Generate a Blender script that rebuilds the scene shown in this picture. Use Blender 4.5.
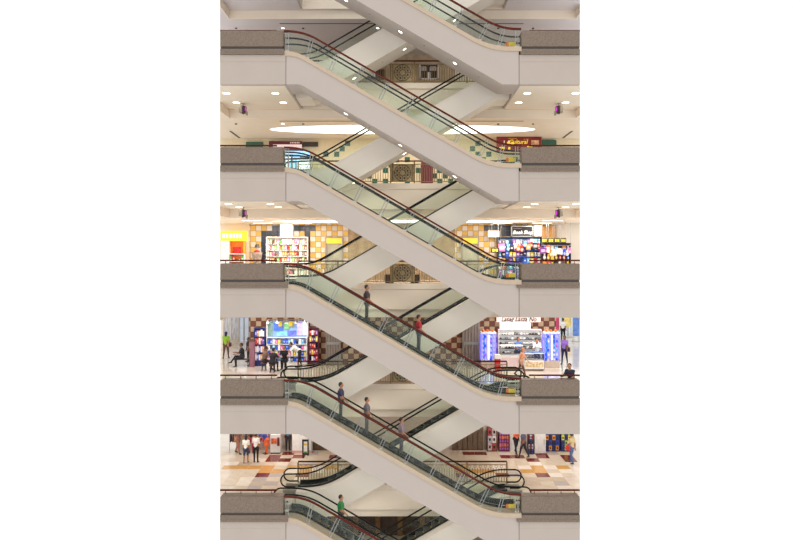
import bpy, bmesh, math, random
from mathutils import Vector, Matrix
R = math.radians
for o in list(bpy.data.objects): bpy.data.objects.remove(o)
S = bpy.context.scene
COL = S.collection
# ------------------------------------------------------------------ camera, world, exposure
D = 32.0            # camera to the front gallery edge, metres
S0 = 22.42          # pixels per metre at the gallery edge
F = S0 * D          # focal length in pixels
H = 5.2             # storey height
EYE = 1.302
CX, CY = 402.5, 258.5
cam = bpy.data.cameras.new('camera'); co = bpy.data.objects.new('camera', cam); COL.objects.link(co)
co.location = (0, -D, EYE); co.rotation_euler = (R(90), 0, 0)
cam.sensor_width = 36.0; cam.lens = F * 36.0 / 800.0
cam.shift_x = -(CX - 400) / 800.0
cam.shift_y = -(270 - CY) / 800.0
cam.clip_end = 300
S.camera = co
W = bpy.data.worlds.new('world'); S.world = W; W.use_nodes = True
bg = W.node_tree.nodes['Background']; bg.inputs[0].default_value = (1, 1, 1, 1); bg.inputs[1].default_value = 1.3
S.view_settings.view_transform = 'Standard'; S.view_settings.look = 'None'
S.cycles.transparent_max_bounces = 32
S.view_settings.exposure = 0.0; S.view_settings.gamma = 1.0; S.view_settings.use_curve_mapping = False

def sc(d): return F / (D + d)
def PX(px, d): return (px - CX) / sc(d)
def PZ(py, d): return EYE - (py - CY) / sc(d)
def FZ(i): return (2 - i) * H                    # floor height of level i (0 = topmost in view)
def depth_of(py, i): return F / ((py - CY) / (EYE - FZ(i))) - D
def XL(y): return (220 - CX) / sc(y)
def XR(y): return (580 - CX) / sc(y)

# ------------------------------------------------------------------ materials
MATS = {}
def srgb(c):
    return tuple(((v / 255 / 12.92) if v / 255 <= .04045 else ((v / 255 + .055) / 1.055) ** 2.4) for v in c)
def mat(name, rgb, rough=.6, metal=0, var=.06, scale=6.0, emit=0, spec=None, bump=0):
    if name in MATS: return MATS[name]
    m = bpy.data.materials.new(name); m.use_nodes = True; nt = m.node_tree
    b = nt.nodes['Principled BSDF']; c = srgb(rgb)
    tc = nt.nodes.new('ShaderNodeTexCoord'); n = nt.nodes.new('ShaderNodeTexNoise'); n.inputs['Scale'].default_value = scale
    nt.links.new(tc.outputs['Object'], n.inputs['Vector'])
    r = nt.nodes.new('ShaderNodeValToRGB')
    r.color_ramp.elements[0].position = .3; r.color_ramp.elements[1].position = .7
    r.color_ramp.elements[0].color = tuple(max(0, v * (1 - var)) for v in c) + (1,)
    r.color_ramp.elements[1].color = tuple(min(1, v * (1 + var)) for v in c) + (1,)
    nt.links.new(n.outputs['Fac'], r.inputs['Fac']); nt.links.new(r.outputs['Color'], b.inputs['Base Color'])
    b.inputs['Roughness'].default_value = rough; b.inputs['Metallic'].default_value = metal
    if spec is not None: b.inputs['Specular IOR Level'].default_value = spec
    if emit:
        nt.links.new(r.outputs['Color'], b.inputs['Emission Color']); b.inputs['Emission Strength'].default_value = emit
    if bump:
        bp = nt.nodes.new('ShaderNodeBump'); bp.inputs['Strength'].default_value = bump; bp.inputs['Distance'].default_value = .01
        nt.links.new(n.outputs['Fac'], bp.inputs['Height']); nt.links.new(bp.outputs['Normal'], b.inputs['Normal'])
    MATS[name] = m
    return m
def granite():
    m = bpy.data.materials.new('brown granite'); m.use_nodes = True; nt = m.node_tree; b = nt.nodes['Principled BSDF']
    tc = nt.nodes.new('ShaderNodeTexCoord')
    n = nt.nodes.new('ShaderNodeTexNoise'); n.inputs['Scale'].default_value = 28; n.inputs['Detail'].default_value = 6
    v = nt.nodes.new('ShaderNodeTexVoronoi'); v.inputs['Scale'].default_value = 45
    nt.links.new(tc.outputs['Object'], n.inputs['Vector']); nt.links.new(tc.outputs['Object'], v.inputs['Vector'])
    mx = nt.nodes.new('ShaderNodeMath'); mx.operation = 'MULTIPLY_ADD'; mx.inputs[1].default_value = .5; mx.inputs[2].default_value = 0
    ad = nt.nodes.new('ShaderNodeMath'); ad.operation = 'ADD'
    nt.links.new(v.outputs['Distance'], mx.inputs[0]); nt.links.new(mx.outputs[0], ad.inputs[0]); nt.links.new(n.outputs['Fac'], ad.inputs[1])
    r = nt.nodes.new('ShaderNodeValToRGB'); r.color_ramp.elements[0].position = .45; r.color_ramp.elements[1].position = 1.0
    r.color_ramp.elements[0].color = srgb((84, 70, 58)) + (1,); r.color_ramp.elements[1].color = srgb((132, 114, 98)) + (1,)
    nt.links.new(ad.outputs[0], r.inputs['Fac']); nt.links.new(r.outputs['Color'], b.inputs['Base Color'])
    b.inputs['Roughness'].default_value = .45
    MATS['granite'] = m; return m
def checker(name, a, bcol, size, grout=(150, 140, 125), rough=.35):
    """square wall tiles in two colours with sunk joints"""
    m = bpy.data.materials.new(name); m.use_nodes = True; nt = m.node_tree; b = nt.nodes['Principled BSDF']
    tc = nt.nodes.new('ShaderNodeTexCoord'); sep = nt.nodes.new('ShaderNodeSeparateXYZ'); cmb = nt.nodes.new('ShaderNodeCombineXYZ')
    nt.links.new(tc.outputs['Object'], sep.inputs[0])
    nt.links.new(sep.outputs['X'], cmb.inputs['X']); nt.links.new(sep.outputs['Z'], cmb.inputs['Y'])
    ck = nt.nodes.new('ShaderNodeTexChecker'); ck.inputs['Scale'].default_value = 1 / size
    ck.inputs['Color1'].default_value = srgb(a) + (1,); ck.inputs['Color2'].default_value = srgb(bcol) + (1,)
    nt.links.new(cmb.outputs[0], ck.inputs['Vector'])
    br = nt.nodes.new('ShaderNodeTexBrick'); br.offset = 0; br.inputs['Scale'].default_value = 1
    br.inputs['Brick Width'].default_value = size; br.inputs['Row Height'].default_value = size; br.inputs['Mortar Size'].default_value = .012
    br.inputs['Color1'].default_value = (1, 1, 1, 1); br.inputs['Color2'].default_value = (.85, .85, .85, 1); br.inputs['Mortar'].default_value = srgb(grout) + (1,)
    nt.links.new(cmb.outputs[0], br.inputs['Vector'])
    mx = nt.nodes.new('ShaderNodeMix'); mx.data_type = 'RGBA'; mx.blend_type = 'MULTIPLY'; mx.inputs[0].default_value = 1
    nt.links.new(ck.outputs['Color'], mx.inputs[6]); nt.links.new(br.outputs['Color'], mx.inputs[7])
    nt.links.new(mx.outputs[2], b.inputs['Base Color'])
    bp = nt.nodes.new('ShaderNodeBump'); bp.invert = True; bp.inputs['Distance'].default_value = .01
    nt.links.new(br.outputs['Fac'], bp.inputs['Height']); nt.links.new(bp.outputs['Normal'], b.inputs['Normal'])
    b.inputs['Roughness'].default_value = rough
    MATS[name] = m; return m
def glassmat(name, tint, refl=.10):
    m = bpy.data.materials.new(name); m.use_nodes = True; nt = m.node_tree
    for n in list(nt.nodes): nt.nodes.remove(n)
    out = nt.nodes.new('ShaderNodeOutputMaterial'); t = nt.nodes.new('ShaderNodeBsdfTransparent'); g = nt.nodes.new('ShaderNodeBsdfGlossy')
    t.inputs[0].default_value = tint + (1,); g.inputs['Roughness'].default_value = .03; g.inputs['Color'].default_value = (.95, 1, .97, 1)
    fr = nt.nodes.new('ShaderNodeFresnel'); fr.inputs[0].default_value = 1.36
    n = nt.nodes.new('ShaderNodeTexNoise'); n.inputs['Scale'].default_value = .8
    ml = nt.nodes.new('ShaderNodeMath'); ml.operation = 'MULTIPLY_ADD'; ml.inputs[1].default_value = .03; ml.inputs[2].default_value = refl - .055
    ad = nt.nodes.new('ShaderNodeMath'); ad.operation = 'ADD'; ad.use_clamp = True
    nt.links.new(n.outputs['Fac'], ml.inputs[0]); nt.links.new(fr.outputs[0], ad.inputs[0]); nt.links.new(ml.outputs[0], ad.inputs[1])
    mix = nt.nodes.new('ShaderNodeMixShader'); nt.links.new(ad.outputs[0], mix.inputs[0]); nt.links.new(t.outputs[0], mix.inputs[1]); nt.links.new(g.outputs[0], mix.inputs[2])
    nt.links.new(mix.outputs[0], out.inputs[0]); MATS[name] = m; return m

M_granite = granite()
M_recess = mat('dark granite joint', (62, 54, 48), .5)
M_fascia = mat('off white painted fascia', (173, 160, 149), .7, var=.02, scale=1.2)
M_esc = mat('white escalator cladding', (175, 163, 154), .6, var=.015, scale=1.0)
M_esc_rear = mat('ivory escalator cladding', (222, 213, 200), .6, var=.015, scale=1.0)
M_cream = mat('cream painted trim', (180, 160, 137), .6, var=.03)
M_ceil = mat('ceiling paint', (226, 212, 192), .8, var=.02, scale=1)
M_cream_wall = mat('cream plaster', (234, 220, 202), .8, var=.03, scale=1)
M_white = mat('white paint', (238, 234, 230), .6, var=.02)
M_redrail = mat('red brown varnished rail', (84, 27, 14), .5, var=.15, scale=9, spec=.15)
M_black = mat('black rubber handrail', (14, 12, 12), .5, spec=.2)
M_dark = mat('dark skirt panel', (34, 36, 36), .3)
M_chrome = mat('brushed steel', (172, 172, 168), .3, metal=.9)
M_step = mat('ribbed metal step', (92, 92, 94), .4, metal=.5, var=.15, scale=30)
M_yellow = mat('yellow plastic', (226, 196, 40), .5)
M_orange = mat('orange plastic', (220, 110, 40), .5)
M_glass = glassmat('green tinted glass', (.972, .99, .968), .026)
M_glass2 = glassmat('clear glass', (.97, .98, .98), .03)
M_lamp = mat('lamp glow', (255, 250, 240), .5, emit=6)
M_cove = mat('cove light glow', (255, 255, 252), .5, emit=2.2)
M_floor = mat('polished cream marble', (214, 200, 184), .12, var=.08, scale=1.3)
M_bronze = mat('bronze ironwork', (136, 112, 74), .4, metal=.5)
M_slot = mat('dark air slot', (70, 62, 54), .6)

# ------------------------------------------------------------------ mesh helpers
class MB:
    def __init__(s): s.v = []; s.f = []; s.mi = []
    def add(s, vs, fs, mi=0):
        n = len(s.v); s.v += [tuple(v) for v in vs]; s.f += [tuple(n + i for i in f) for f in fs]; s.mi += [mi] * len(fs); return s
    def box(s, x0, x1, y0, y1, z0, z1, mi=0):
        return s.add([(x0,y0,z0),(x1,y0,z0),(x1,y1,z0),(x0,y1,z0),(x0,y0,z1),(x1,y0,z1),(x1,y1,z1),(x0,y1,z1)],
              [(0,3,2,1),(4,5,6,7),(0,1,5,4),(1,2,6,5),(2,3,7,6),(3,0,4,7)], mi)
    def bevbox(s, x0, x1, y0, y1, z0, z1, b=.02, mi=0):
        """box with chamfered vertical and top edges"""
        b = min(b, (x1-x0)*.3, (y1-y0)*.3, (z1-z0)*.3)
        def ring(e, z): return [(x0+e,y0,z),(x1-e,y0,z),(x1,y0+e,z),(x1,y1-e,z),(x1-e,y1,z),(x0+e,y1,z),(x0,y1-e,z),(x0,y0+e,z)]
        def ringi(z): return [(x0+b*1.4,y0+b,z),(x1-b*1.4,y0+b,z),(x1-b,y0+b*1.4,z),(x1-b,y1-b*1.4,z),(x1-b*1.4,y1-b,z),(x0+b*1.4,y1-b,z),(x0+b,y1-b*1.4,z),(x0+b,y0+b*1.4,z)]
        vs = ring(b, z0) + ring(b, z1-b) + ringi(z1)
        fs = [tuple(range(7,-1,-1)), tuple(range(16,24))]
        for k in range(2):
            for i in range(8): fs.append((k*8+i, k*8+(i+1)%8, k*8+8+(i+1)%8, k*8+8+i))
        return s.add(vs, fs, mi)
    def prism_z(s, poly, z0, z1, mi=0):
        n = len(poly); vs = [(x,y,z0) for x,y in poly] + [(x,y,z1) for x,y in poly]
        return s.add(vs, [tuple(range(n-1,-1,-1)), tuple(range(n,2*n))] + [(i,(i+1)%n,n+(i+1)%n,n+i) for i in range(n)], mi)
    def prism_y(s, poly, y0, y1, mi=0):
        n = len(poly); vs = [(x,y0,z) for x,z in poly] + [(x,y1,z) for x,z in poly]
        return s.add(vs, [tuple(range(n)), tuple(range(2*n-1,n-1,-1))] + [((i+1)%n,i,n+i,n+(i+1)%n) for i in range(n)], mi)
    def prism_x(s, poly, x0, x1, mi=0):
        n = len(poly); vs = [(x0,y,z) for y,z in poly] + [(x1,y,z) for y,z in poly]
        return s.add(vs, [tuple(range(n)), tuple(range(2*n-1,n-1,-1))] + [((i+1)%n,i,n+i,n+(i+1)%n) for i in range(n)], mi)
    def ribbon(s, A, B, y0, y1, mi=0):
        """solid between two polylines (x,z) of equal length, extruded in y"""
        n = len(A); vs = []
        for (a, b) in zip(A, B): vs += [(a[0],y0,a[1]),(b[0],y0,b[1]),(b[0],y1,b[1]),(a[0],y1,a[1])]
        fs = [(0,1,2,3), (4*n-1,4*n-2,4*n-3,4*n-4)]
        for i in range(n-1):
            for k in range(4): fs.append((4*i+k, 4*i+4+k, 4*i+4+(k+1)%4, 4*i+(k+1)%4))
        return s.add(vs, fs, mi)
    def tube(s, pts, r, sides=8, mi=0, rb=None, caps=True):
        pts = [Vector(p) for p in pts]; n = len(pts); rings = []
        for i, p in enumerate(pts):
            t = (pts[min(i+1,n-1)] - pts[max(i-1,0)]).normalized()
            up = Vector((0,1,0)) if abs(t.y) < .9 else Vector((1,0,0))
            u = t.cross(up).normalized(); w = t.cross(u).normalized()
            rr = r if not isinstance(r, (list, tuple)) else r[i]; r2 = rr if rb is None else rb
            rings.append([p + u*rr*math.cos(a) + w*r2*math.sin(a) for a in [2*math.pi*k/sides for k in range(sides)]])
        vs = [v for g in rings for v in g]; fs = []
        for i in range(n-1):
            for k in range(sides): fs.append((i*sides+k, i*sides+(k+1)%sides, (i+1)*sides+(k+1)%sides, (i+1)*sides+k))
        if caps: fs += [tuple(range(sides-1,-1,-1)), tuple((n-1)*sides+k for k in range(sides))]
        return s.add(vs, fs, mi)
    def lathe(s, prof, c=(0,0,0), sides=12, mi=0, sx=1, sy=1):
        n = len(prof); vs = []
        for (r, z) in prof:
            for k in range(sides):
                a = 2*math.pi*k/sides; vs.append((c[0]+r*sx*math.cos(a), c[1]+r*sy*math.sin(a), c[2]+z))
        fs = [tuple(range(sides-1,-1,-1)), tuple((n-1)*sides+k for k in range(sides))]
        for i in range(n-1):
            for k in range(sides): fs.append((i*sides+k, i*sides+(k+1)%sides, (i+1)*sides+(k+1)%sides, (i+1)*sides+k))
        return s.add(vs, fs, mi)
    def ball(s, c, rx, ry=None, rz=None, mi=0, seg=10, rings=7):
        ry = ry or rx; rz = rz or rx
        prof = [(math.sin(math.pi*(i+.02)/(rings-1+.04)), -math.cos(math.pi*(i+.02)/(rings-1+.04))) for i in range(rings)]
        vs0 = len(s.v); s.lathe(prof, (0,0,0), seg, mi)
        for i in range(vs0, len(s.v)): x,y,z = s.v[i]; s.v[i] = (c[0]+x*rx, c[1]+y*ry, c[2]+z*rz)
        return s
    def mesh(s, name, mats, smooth=False, flipx=False):
        me = bpy.data.meshes.new(name)
        me.from_pydata([(-x,y,z) for x,y,z in s.v] if flipx else s.v, [], s.f); me.update()
        bm = bmesh.new(); bm.from_mesh(me); bmesh.ops.recalc_face_normals(bm, faces=bm.faces); bm.to_mesh(me); bm.free()
        for m in (mats if isinstance(mats, (list, tuple)) else [mats]): me.materials.append(m)
        me.polygons.foreach_set('material_index', s.mi)
        if smooth: me.polygons.foreach_set('use_smooth', [True]*len(me.polygons))
        return me
    def build(s, name, mats, parent=None, smooth=False, flipx=False, loc=None):
        o = bpy.data.objects.new(name, s.mesh(name, mats, smooth, flipx)); COL.objects.link(o)
        if parent: o.parent = parent
        if loc: o.location = loc
        return o
def tag(o, label=None, cat=None, group=None, kind=None):
    if label: o['label'] = label
    if cat: o['category'] = cat
    if group: o['group'] = group
    if kind: o['kind'] = kind
    return o
def empty(name, loc, label, cat, group=None, rz=0):
    o = bpy.data.objects.new(name, None); COL.objects.link(o); o.empty_display_size = .2
    o.location = loc; o.rotation_euler = (0, 0, rz); return tag(o, label, cat, group)
def struct(o, label=None): o['kind'] = 'structure'; return tag(o, label)
def inst(name, me, loc, parent=None, rot=None, scale=None):
    o = bpy.data.objects.new(name, me); COL.objects.link(o); o.location = loc
    if rot: o.rotation_euler = rot
    if scale: o.scale = scale
    if parent: o.parent = parent
    return o
def copy_tree(o, parent=None):
    c = o.copy(); COL.objects.link(c)
    if parent: c.parent = parent
    for ch in list(o.children): copy_tree(ch, c)
    return c
def text_mesh(body, size, m, depth=.01, align='CENTER', shear=0):
    cu = bpy.data.curves.new('lettering', 'FONT'); cu.body = body; cu.size = size; cu.extrude = depth; cu.align_x = align; cu.align_y = 'CENTER'; cu.shear = shear; cu.offset = size*.02
    o = bpy.data.objects.new('lettering', cu); COL.objects.link(o)
    dg = bpy.context.evaluated_depsgraph_get(); me = bpy.data.meshes.new_from_object(o.evaluated_get(dg))
    bpy.data.objects.remove(o); me.materials.clear(); me.materials.append(m); return me
LV = ['topmost', 'second', 'third', 'fourth', 'lowest']      # galleries in view, from the top

# ------------------------------------------------------------------ the shell: floors, ceilings, fascias, back walls
YB = 12.0           # shop wall
YF = 5.24           # far edge of the escalator well
XW = 5.30           # half width of the well
ZC = -1.33          # raised ceiling below the slab above
ZD = -1.77          # dropped ceiling
XC = 9.05           # half width of the raised ceiling
def poly_left(y0, y1, xi): return [(xi, y0), (xi, y1), (XL(y1), y1), (XL(y0), y0)]
def poly_right(y0, y1, xi): return [(XR(y0), y0), (XR(y1), y1), (xi, y1), (xi, y0)]
for i in range(-1, 6):
    z = FZ(i)
    mb = MB()
    mb.prism_z(poly_left(.02, YB, -XW), -.4, 0); mb.prism_z(poly_right(.02, YB, XW), -.4, 0)
    mb.prism_z([(-XW, YF+.02), (XW, YF+.02), (XW, YB), (-XW, YB)], -.4, 0)
    if i in (3, 4):
        mb.prism_z([(XL(YB), YB), (PX(247, YB) , YB), (PX(247, YB)-2, 30), (XL(30), 30)], -.4, 0)
        mb.prism_z([(PX(557, YB), YB), (XR(YB), YB), (XR(30), 30), (PX(557, YB)+2, 30)], -.4, 0)
    fl = mb.build('floor', M_floor, loc=(0, 0, z)); struct(fl)
    if i == 4: FLOOR4 = fl
    # ceiling hanging under this slab
    mb = MB(); ys = XC / (CX-220) * F - D; yr = XC / (580-CX) * F - D
    mb.prism_z([(-XW, .3), (-XW, 5.5), (-XC, 5.5), (-XC, ys), (XL(.3), .3)], ZC, ZC+.06)
    mb.prism_z([(XR(.3), .3), (XC, yr), (XC, 5.5), (XW, 5.5), (XW, .3)], ZC, ZC+.06)
    mb.prism_z([(-XW, YF+.05), (XW, YF+.05), (XW, 5.5), (-XW, 5.5)], ZC, ZC+.06)
    mb.prism_z([(XL(5.56), 5.56), (XR(5.56), 5.56), (XR(YB), YB), (XL(YB), YB)], ZD, ZD+.06)
    mb.prism_z([(-XC-.06, 5.56), (XL(5.56), 5.56), (-XC-.06, ys+.25)], ZD, ZD+.06)
    mb.prism_z([(XC+.06, yr+.3), (XR(5.56), 5.56), (XC+.06, 5.56)], ZD, ZD+.06)
    struct(mb.build('ceiling', M_ceil if i >= 0 else mat('grey ceiling paint', (212, 204, 204), .8, var=.02, scale=1), loc=(0, 0, z)))
    mb = MB(); mb.box(-XC-.06, XC+.06, 5.5, 5.56, ZD, ZC+.05)
    mb.prism_z([(-XC-.06, ys+.25), (-XC, ys), (-XC, 5.5), (-XC-.06, 5.5)], ZD, ZC+.05)
    mb.prism_z([(XC, yr), (XC+.06, yr+.3), (XC+.06, 5.5), (XC, 5.5)], ZD, ZC+.05)
    struct(mb.build('trim_1', M_cream_wall, loc=(0, 0, z)))
    # fascias around the slab edges: a lip on top and a plain face below it
    for side, x0, x1 in (('left', XL(0), -XW+.09), ('right', XW-.09, XR(0))):
        w = MB(); w.bevbox(x0, x1, 0, .3, ZC-.0, -.02, .015)
        o = w.build('wall_'+side, M_fascia, loc=(0, 0, z)); struct(o)
        c = MB(); c.prism_x([(-.03, -.02), (-.03, -.30), (0, -.33), (.02, -.33), (.02, -.02)], x0 if side == 'left' else x0-.0, x1)
        c.build('cornice', M_fascia, o)
    for side, x in (('left', -XW), ('right', XW)):
        w = MB(); w.box(min(x, x - .0) - .0, x + (.1 if x < 0 else 0) - (0 if x < 0 else .1), .3, YF, ZC, -.0)
        struct(w.build('wall_well_'+side, M_fascia, loc=(0, 0, z)))
    w = MB(); w.box(-XW-.1, XW+.1, YF, YF+.05, ZC, 0)
    o = w.build('wall_far', M_cream_wall, loc=(0, 0, z)); struct(o)
    c = MB(); c.prism_x([(YF-.06, .0), (YF-.06, -.28), (YF, -.33), (YF+.02, -.33), (YF+.02, 0)], -XW-.1, XW+.1); c.build('cornice', M_cream_wall, o)
TILE = .333
WALLM = {-1: M_cream_wall, 0: M_cream_wall,
         1: mat('cream wall paint', (222, 206, 172), .6, var=.04),
         2: checker('yellow cream tiles', (220, 176, 84), (222, 210, 196), TILE),
         3: checker('brown cream tiles', (112, 52, 30), (190, 160, 126), TILE),
         4: mat('warm grey wall paint', (196, 180, 168), .6),
         5: checker('dark brown tiles', (84, 58, 36), (120, 92, 56), TILE)}
M_brownwall = mat('brown panelled wall', (150, 128, 98), .6, var=.25, scale=3)
SEG = {2: [(220, 249, M_cream_wall), (249, 348, WALLM[2]), (348, 455, M_brownwall), (455, 556, WALLM[2]), (556, 580, M_cream_wall)],
       0: [(220, 350, M_cream_wall), (350, 455, mat('tan panelled wall', (188, 168, 138), .6, var=.2, scale=3)), (455, 580, M_cream_wall)],
       3: [(249, 556, WALLM[3])], 4: [(236, 574, WALLM[4])]}
for i in range(-1, 6):
    for p0, p1, mm in SEG.get(i, [(220, 580, WALLM[i])]):
        w = MB(); w.box(PX(p0, YB), PX(p1, YB), YB, YB+.2, 0, H + ZD + .06)
        o = struct(w.build('wall_back', mm, loc=(0, 0, FZ(i))))
        if i == 1: wall1 = o
        if i == 2 and p0 == 249: wall2 = o

# ------------------------------------------------------------------ granite parapets and their red rails
for i in range(0, 5):
    z = FZ(i); fl = .22 if i >= 2 else .06
    for side in ('left', 'right'):
        if side == 'left': xe, xi, s = XL(0), -5.32, 1
        else: xe, xi, s = XR(0), 5.31, -1
        p = empty('granite_parapet', ((xe+xi)/2, .3, z), f'speckled brown granite parapet {side} of the escalators on the {LV[i]} gallery in view', 'parapet', 'granite parapets')
        ox = -(xe+xi)/2
        a, b = sorted((xe, xi))
        m = MB(); m.bevbox(a+ox, b+ox, -.3, .28, .36, 1.08, .035); m.build('panel', M_granite, p)
        m = MB(); m.box(a+ox+.03, b+ox-.03, -.26, .26, .25, .36); m.build('recess_band', M_recess, p)
        # base moulding: a block under the panel and a flared lip in front that runs past the end
        ex = xi + s*fl; q = sorted((xe*.995, ex))
        m = MB(); m.box(a+ox, b+ox, -.3, .28, 0, .25)
        m.prism_x([(-.301, .25), (-.32, .20), (-.36, .12), (-.42, .05), (-.42, -.015), (-.36, -.015), (-.335, .0), (-.301, .0)], q[0]+ox, q[1]+ox)
        m.build('base_moulding', M_granite, p)
        # rail on short posts along the back of the coping
        xa, xb = (XL(.5), PX(277, .5)) if side == 'left' else (PX(529, .5), XR(.5))
        g = empty('guard_rail', ((xa+xb)/2, .5, z+1.08), f'low red brown rail on short posts above the {side} granite parapet of the {LV[i]} gallery', 'rail', 'rails on the parapets')
        hw = (xb-xa)/2
        m = MB(); m.bevbox(-hw, hw, -.04, .04, .10, .17, .02); m.build('rail', M_redrail, g)
        for k in range(4):
            m = MB(); x = -hw + .25 + k*(2*hw-.5)/3; m.tube([(x,0,0),(x,0,.02),(x,0,.021),(x,0,.10)], [.035,.035,.016,.016], 6); m.build('post', M_bronze, g)

# ------------------------------------------------------------------ escalators
def fillet(pts, r):
    out = [pts[0]]
    for a, b, c in zip(pts, pts[1:], pts[2:]):
        a, b, c = Vector(a), Vector(b), Vector(c); u = (a-b).normalized(); v = (c-b).normalized(); t = r * .268
        t = min(t, (a-b).length*.95, (c-b).length*.95)
        p0, p2 = b+u*t, b+v*t
        for k in range(9):
            q = k/8; out.append(tuple(p0*(1-q)**2 + b*2*q*(1-q) + p2*q*q))
    out.append(pts[-1]); return out
def zat(path, x):
    if x <= path[0][0]: return path[0][1]
    for (a, b) in zip(path, path[1:]):
        if a[0] <= x <= b[0] and b[0] > a[0]: return a[1] + (b[1]-a[1])*(x-a[0])/(b[0]-a[0])
    return path[-1][1]
XE = 5.19
def line(z0, x0, z1, x1, r, xe=XE): return fillet([(-xe, z0), (x0, z0), (x1, z1), (xe, z1)], r)
P_deck = line(.14, -4.75, -4.857, 3.90, 3.4)
P_bot = line(ZC, -4.55, ZC-H, 4.45, .15)
P_rail = line(1.075, -4.44, -4.03, 4.41, 4.2)
P_hand = line(.94, -4.40, -4.20, 4.45, 3.6)
P_step = line(0, -4.55, -H, 4.45, 1.2)
def shift(path, dz): return [(x, z+dz) for x, z in path]
def resample(path, xs): return [(x, zat(path, x)) for x in xs]
NX = [-XE + 2*XE*k/56 for k in range(57)]
LAMPS = []
SL = bpy.data.lights.new('soffit lamp', 'SPOT'); SL.energy = 55; SL.spot_size = R(150); SL.spot_blend = .6; SL.shadow_soft_size = .1; SL.color = (1, .95, .87)
def make_escalator(front, fx, loc, label, group):
    e = empty('escalator', loc, label, 'escalator', group)
    flip = fx
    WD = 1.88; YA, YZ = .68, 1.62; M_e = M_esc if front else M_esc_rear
    top = resample(shift(P_deck, -.2 if front else -.06), NX); bot = resample(P_bot, NX)
    NXD = [x*5.30/XE for x in NX] if front else NX
    dk = resample(P_deck, NXD); dk2 = resample(shift(P_deck, -.2), NXD)
    for y0, y1 in ((0, .06), (WD-.06, WD)):
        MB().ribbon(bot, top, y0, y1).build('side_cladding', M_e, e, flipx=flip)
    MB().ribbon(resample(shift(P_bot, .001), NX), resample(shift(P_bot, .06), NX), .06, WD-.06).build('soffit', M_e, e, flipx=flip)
    if front:
        tr = MB().ribbon(dk2, dk, -.05, .66).build('deck_trim', M_cream, e, flipx=flip); tag(tr, 'cream painted edge trim')
    else:
        MB().ribbon(resample(shift(P_deck, -.06), NXD), dk, -.02, .66).build('deck_trim', M_e, e, flipx=flip)
    MB().ribbon(dk2, dk, YZ+.02, WD+.02).build('deck_trim', M_cream if front else M_e, e, flipx=flip)
    sk0 = resample(shift(P_deck, -.35), NX); sk1 = resample(shift(P_deck, .10), NX)
    for y in (YA-.0, YZ-.05):
        MB().ribbon(sk0, sk1, y, y+.06).build('skirt', M_dark, e, flipx=flip)
    # steps
    st = MB(); st.box(-.2, .2, 0, .84, -.2, -.03); st.box(-.2, .2, 0, .84, -.03, 0, 1)
    for k in range(3): st.box(-.2, .2,   .15+k*.26, .2+k*.26, 0, .004)
    st.box(-.205, -.17, 0, .84, -.005, .006, 2)
    ms = st.mesh('step', [M_dark, M_step, M_yellow], flipx=flip)
    n = 23
    for k in range(n):
        x = -4.45 + .4*k; inst('step', ms, ((-x if flip else x), YA+.05, zat(P_step, x) - .02), e)
    pl = MB()
    for a, b, zz in ((-XE, -4.66, 0), (4.6, XE, -H)):
        pl = MB(); pl.box(a, b, YA+.05, YZ-.05, zz-.05, zz-.0); pl.build('landing_plate', M_step, e, flipx=flip)
    # inner glass and moving handrails
    for y in (YA, YZ):
        gx = [-XE + 2*XE*k/7 for k in range(8)]
        for a, b in zip(gx, gx[1:]):
            xs = [a+.008 + (b-a-.016)*k/8 for k in range(9)]
            MB().ribbon(resample(shift(P_deck, .0), xs), resample(shift(P_hand, -.03), xs), y, y+.012).build('glass_panel', M_glass, e, flipx=flip)
        # newel loops beyond both ends
        hp = [(-XE-.12, y+.006, .30)]
        for k in range(9):
            a = math.pi*(1.5 - k/8); hp.append((-XE-.52+.32*math.cos(a), y+.006, .62+.32*math.sin(a)))
        hp += [(x, y+.006, z) for x, z in P_hand]
        for k in range(9):
            a = math.pi*(.5 - k/8); hp.append((XE+.52+.32*math.cos(a), y+.006, -4.52+.32*math.sin(a)))
        hp.append((XE+.12, y+.006, -4.84))
        MB().tube(hp, .038, 8, rb=.05).build('handrail', M_black, e, smooth=True, flipx=flip)
        for sx, zb, zc in ((-1, .14, .62), (1, -4.857, -4.52)):
            m = MB(); pts = [(sx*XE, zb), (sx*XE, zc+.29)]
            for k in range(9):
                a = math.pi*(.5 - k/8); pts.append((sx*(XE+.52+.29*math.cos(a)), zc+.29*math.sin(a)))
            m.prism_y(pts, y, y+.012); m.build('newel_glass', M_glass, e, flipx=flip)
            b = MB(); b.bevbox(min(sx*XE, sx*(XE+.75)), max(sx*XE, sx*(XE+.75)), y-.06, y+.07, zc-.60 if sx < 0 else zc-.68, zc-.42, .03); b.build('newel_base', M_chrome, e, flipx=flip)
    if front:
        # outer glass with red rail, clamped by pairs of steel bars that stand square to the slope
        posts = [(-5.15, 0), (-4.25, .22)] + [(-3.25 + 1.115*k, .4) for k in range(7)] + [(4.30, .22), (5.10, 0)]
        ends = [(-5.29, 0)] + posts[1:-1] + [(5.28, 0)]
        MB().ribbon(resample(shift(P_rail, -.055), NXD), resample(shift(P_rail, .025), NXD), .02, .12).build('top_rail', M_redrail, e, flipx=flip)
        for (a, da), (b, db) in zip(ends, ends[1:]):
            q = [k/10 for k in range(11)]
            A = [(a+.01+(b-a-.02)*t, zat(P_deck, a+(b-a)*t)) for t in q]
            B = []
            for t in q:
                x = a+da+.01 + (b+db-a-da-.02)*t; B.append((x, zat(P_rail, x)-.055))
            MB().ribbon(A, B, .065, .077).build('outer_glass_panel', M_glass, e, flipx=flip)
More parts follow.
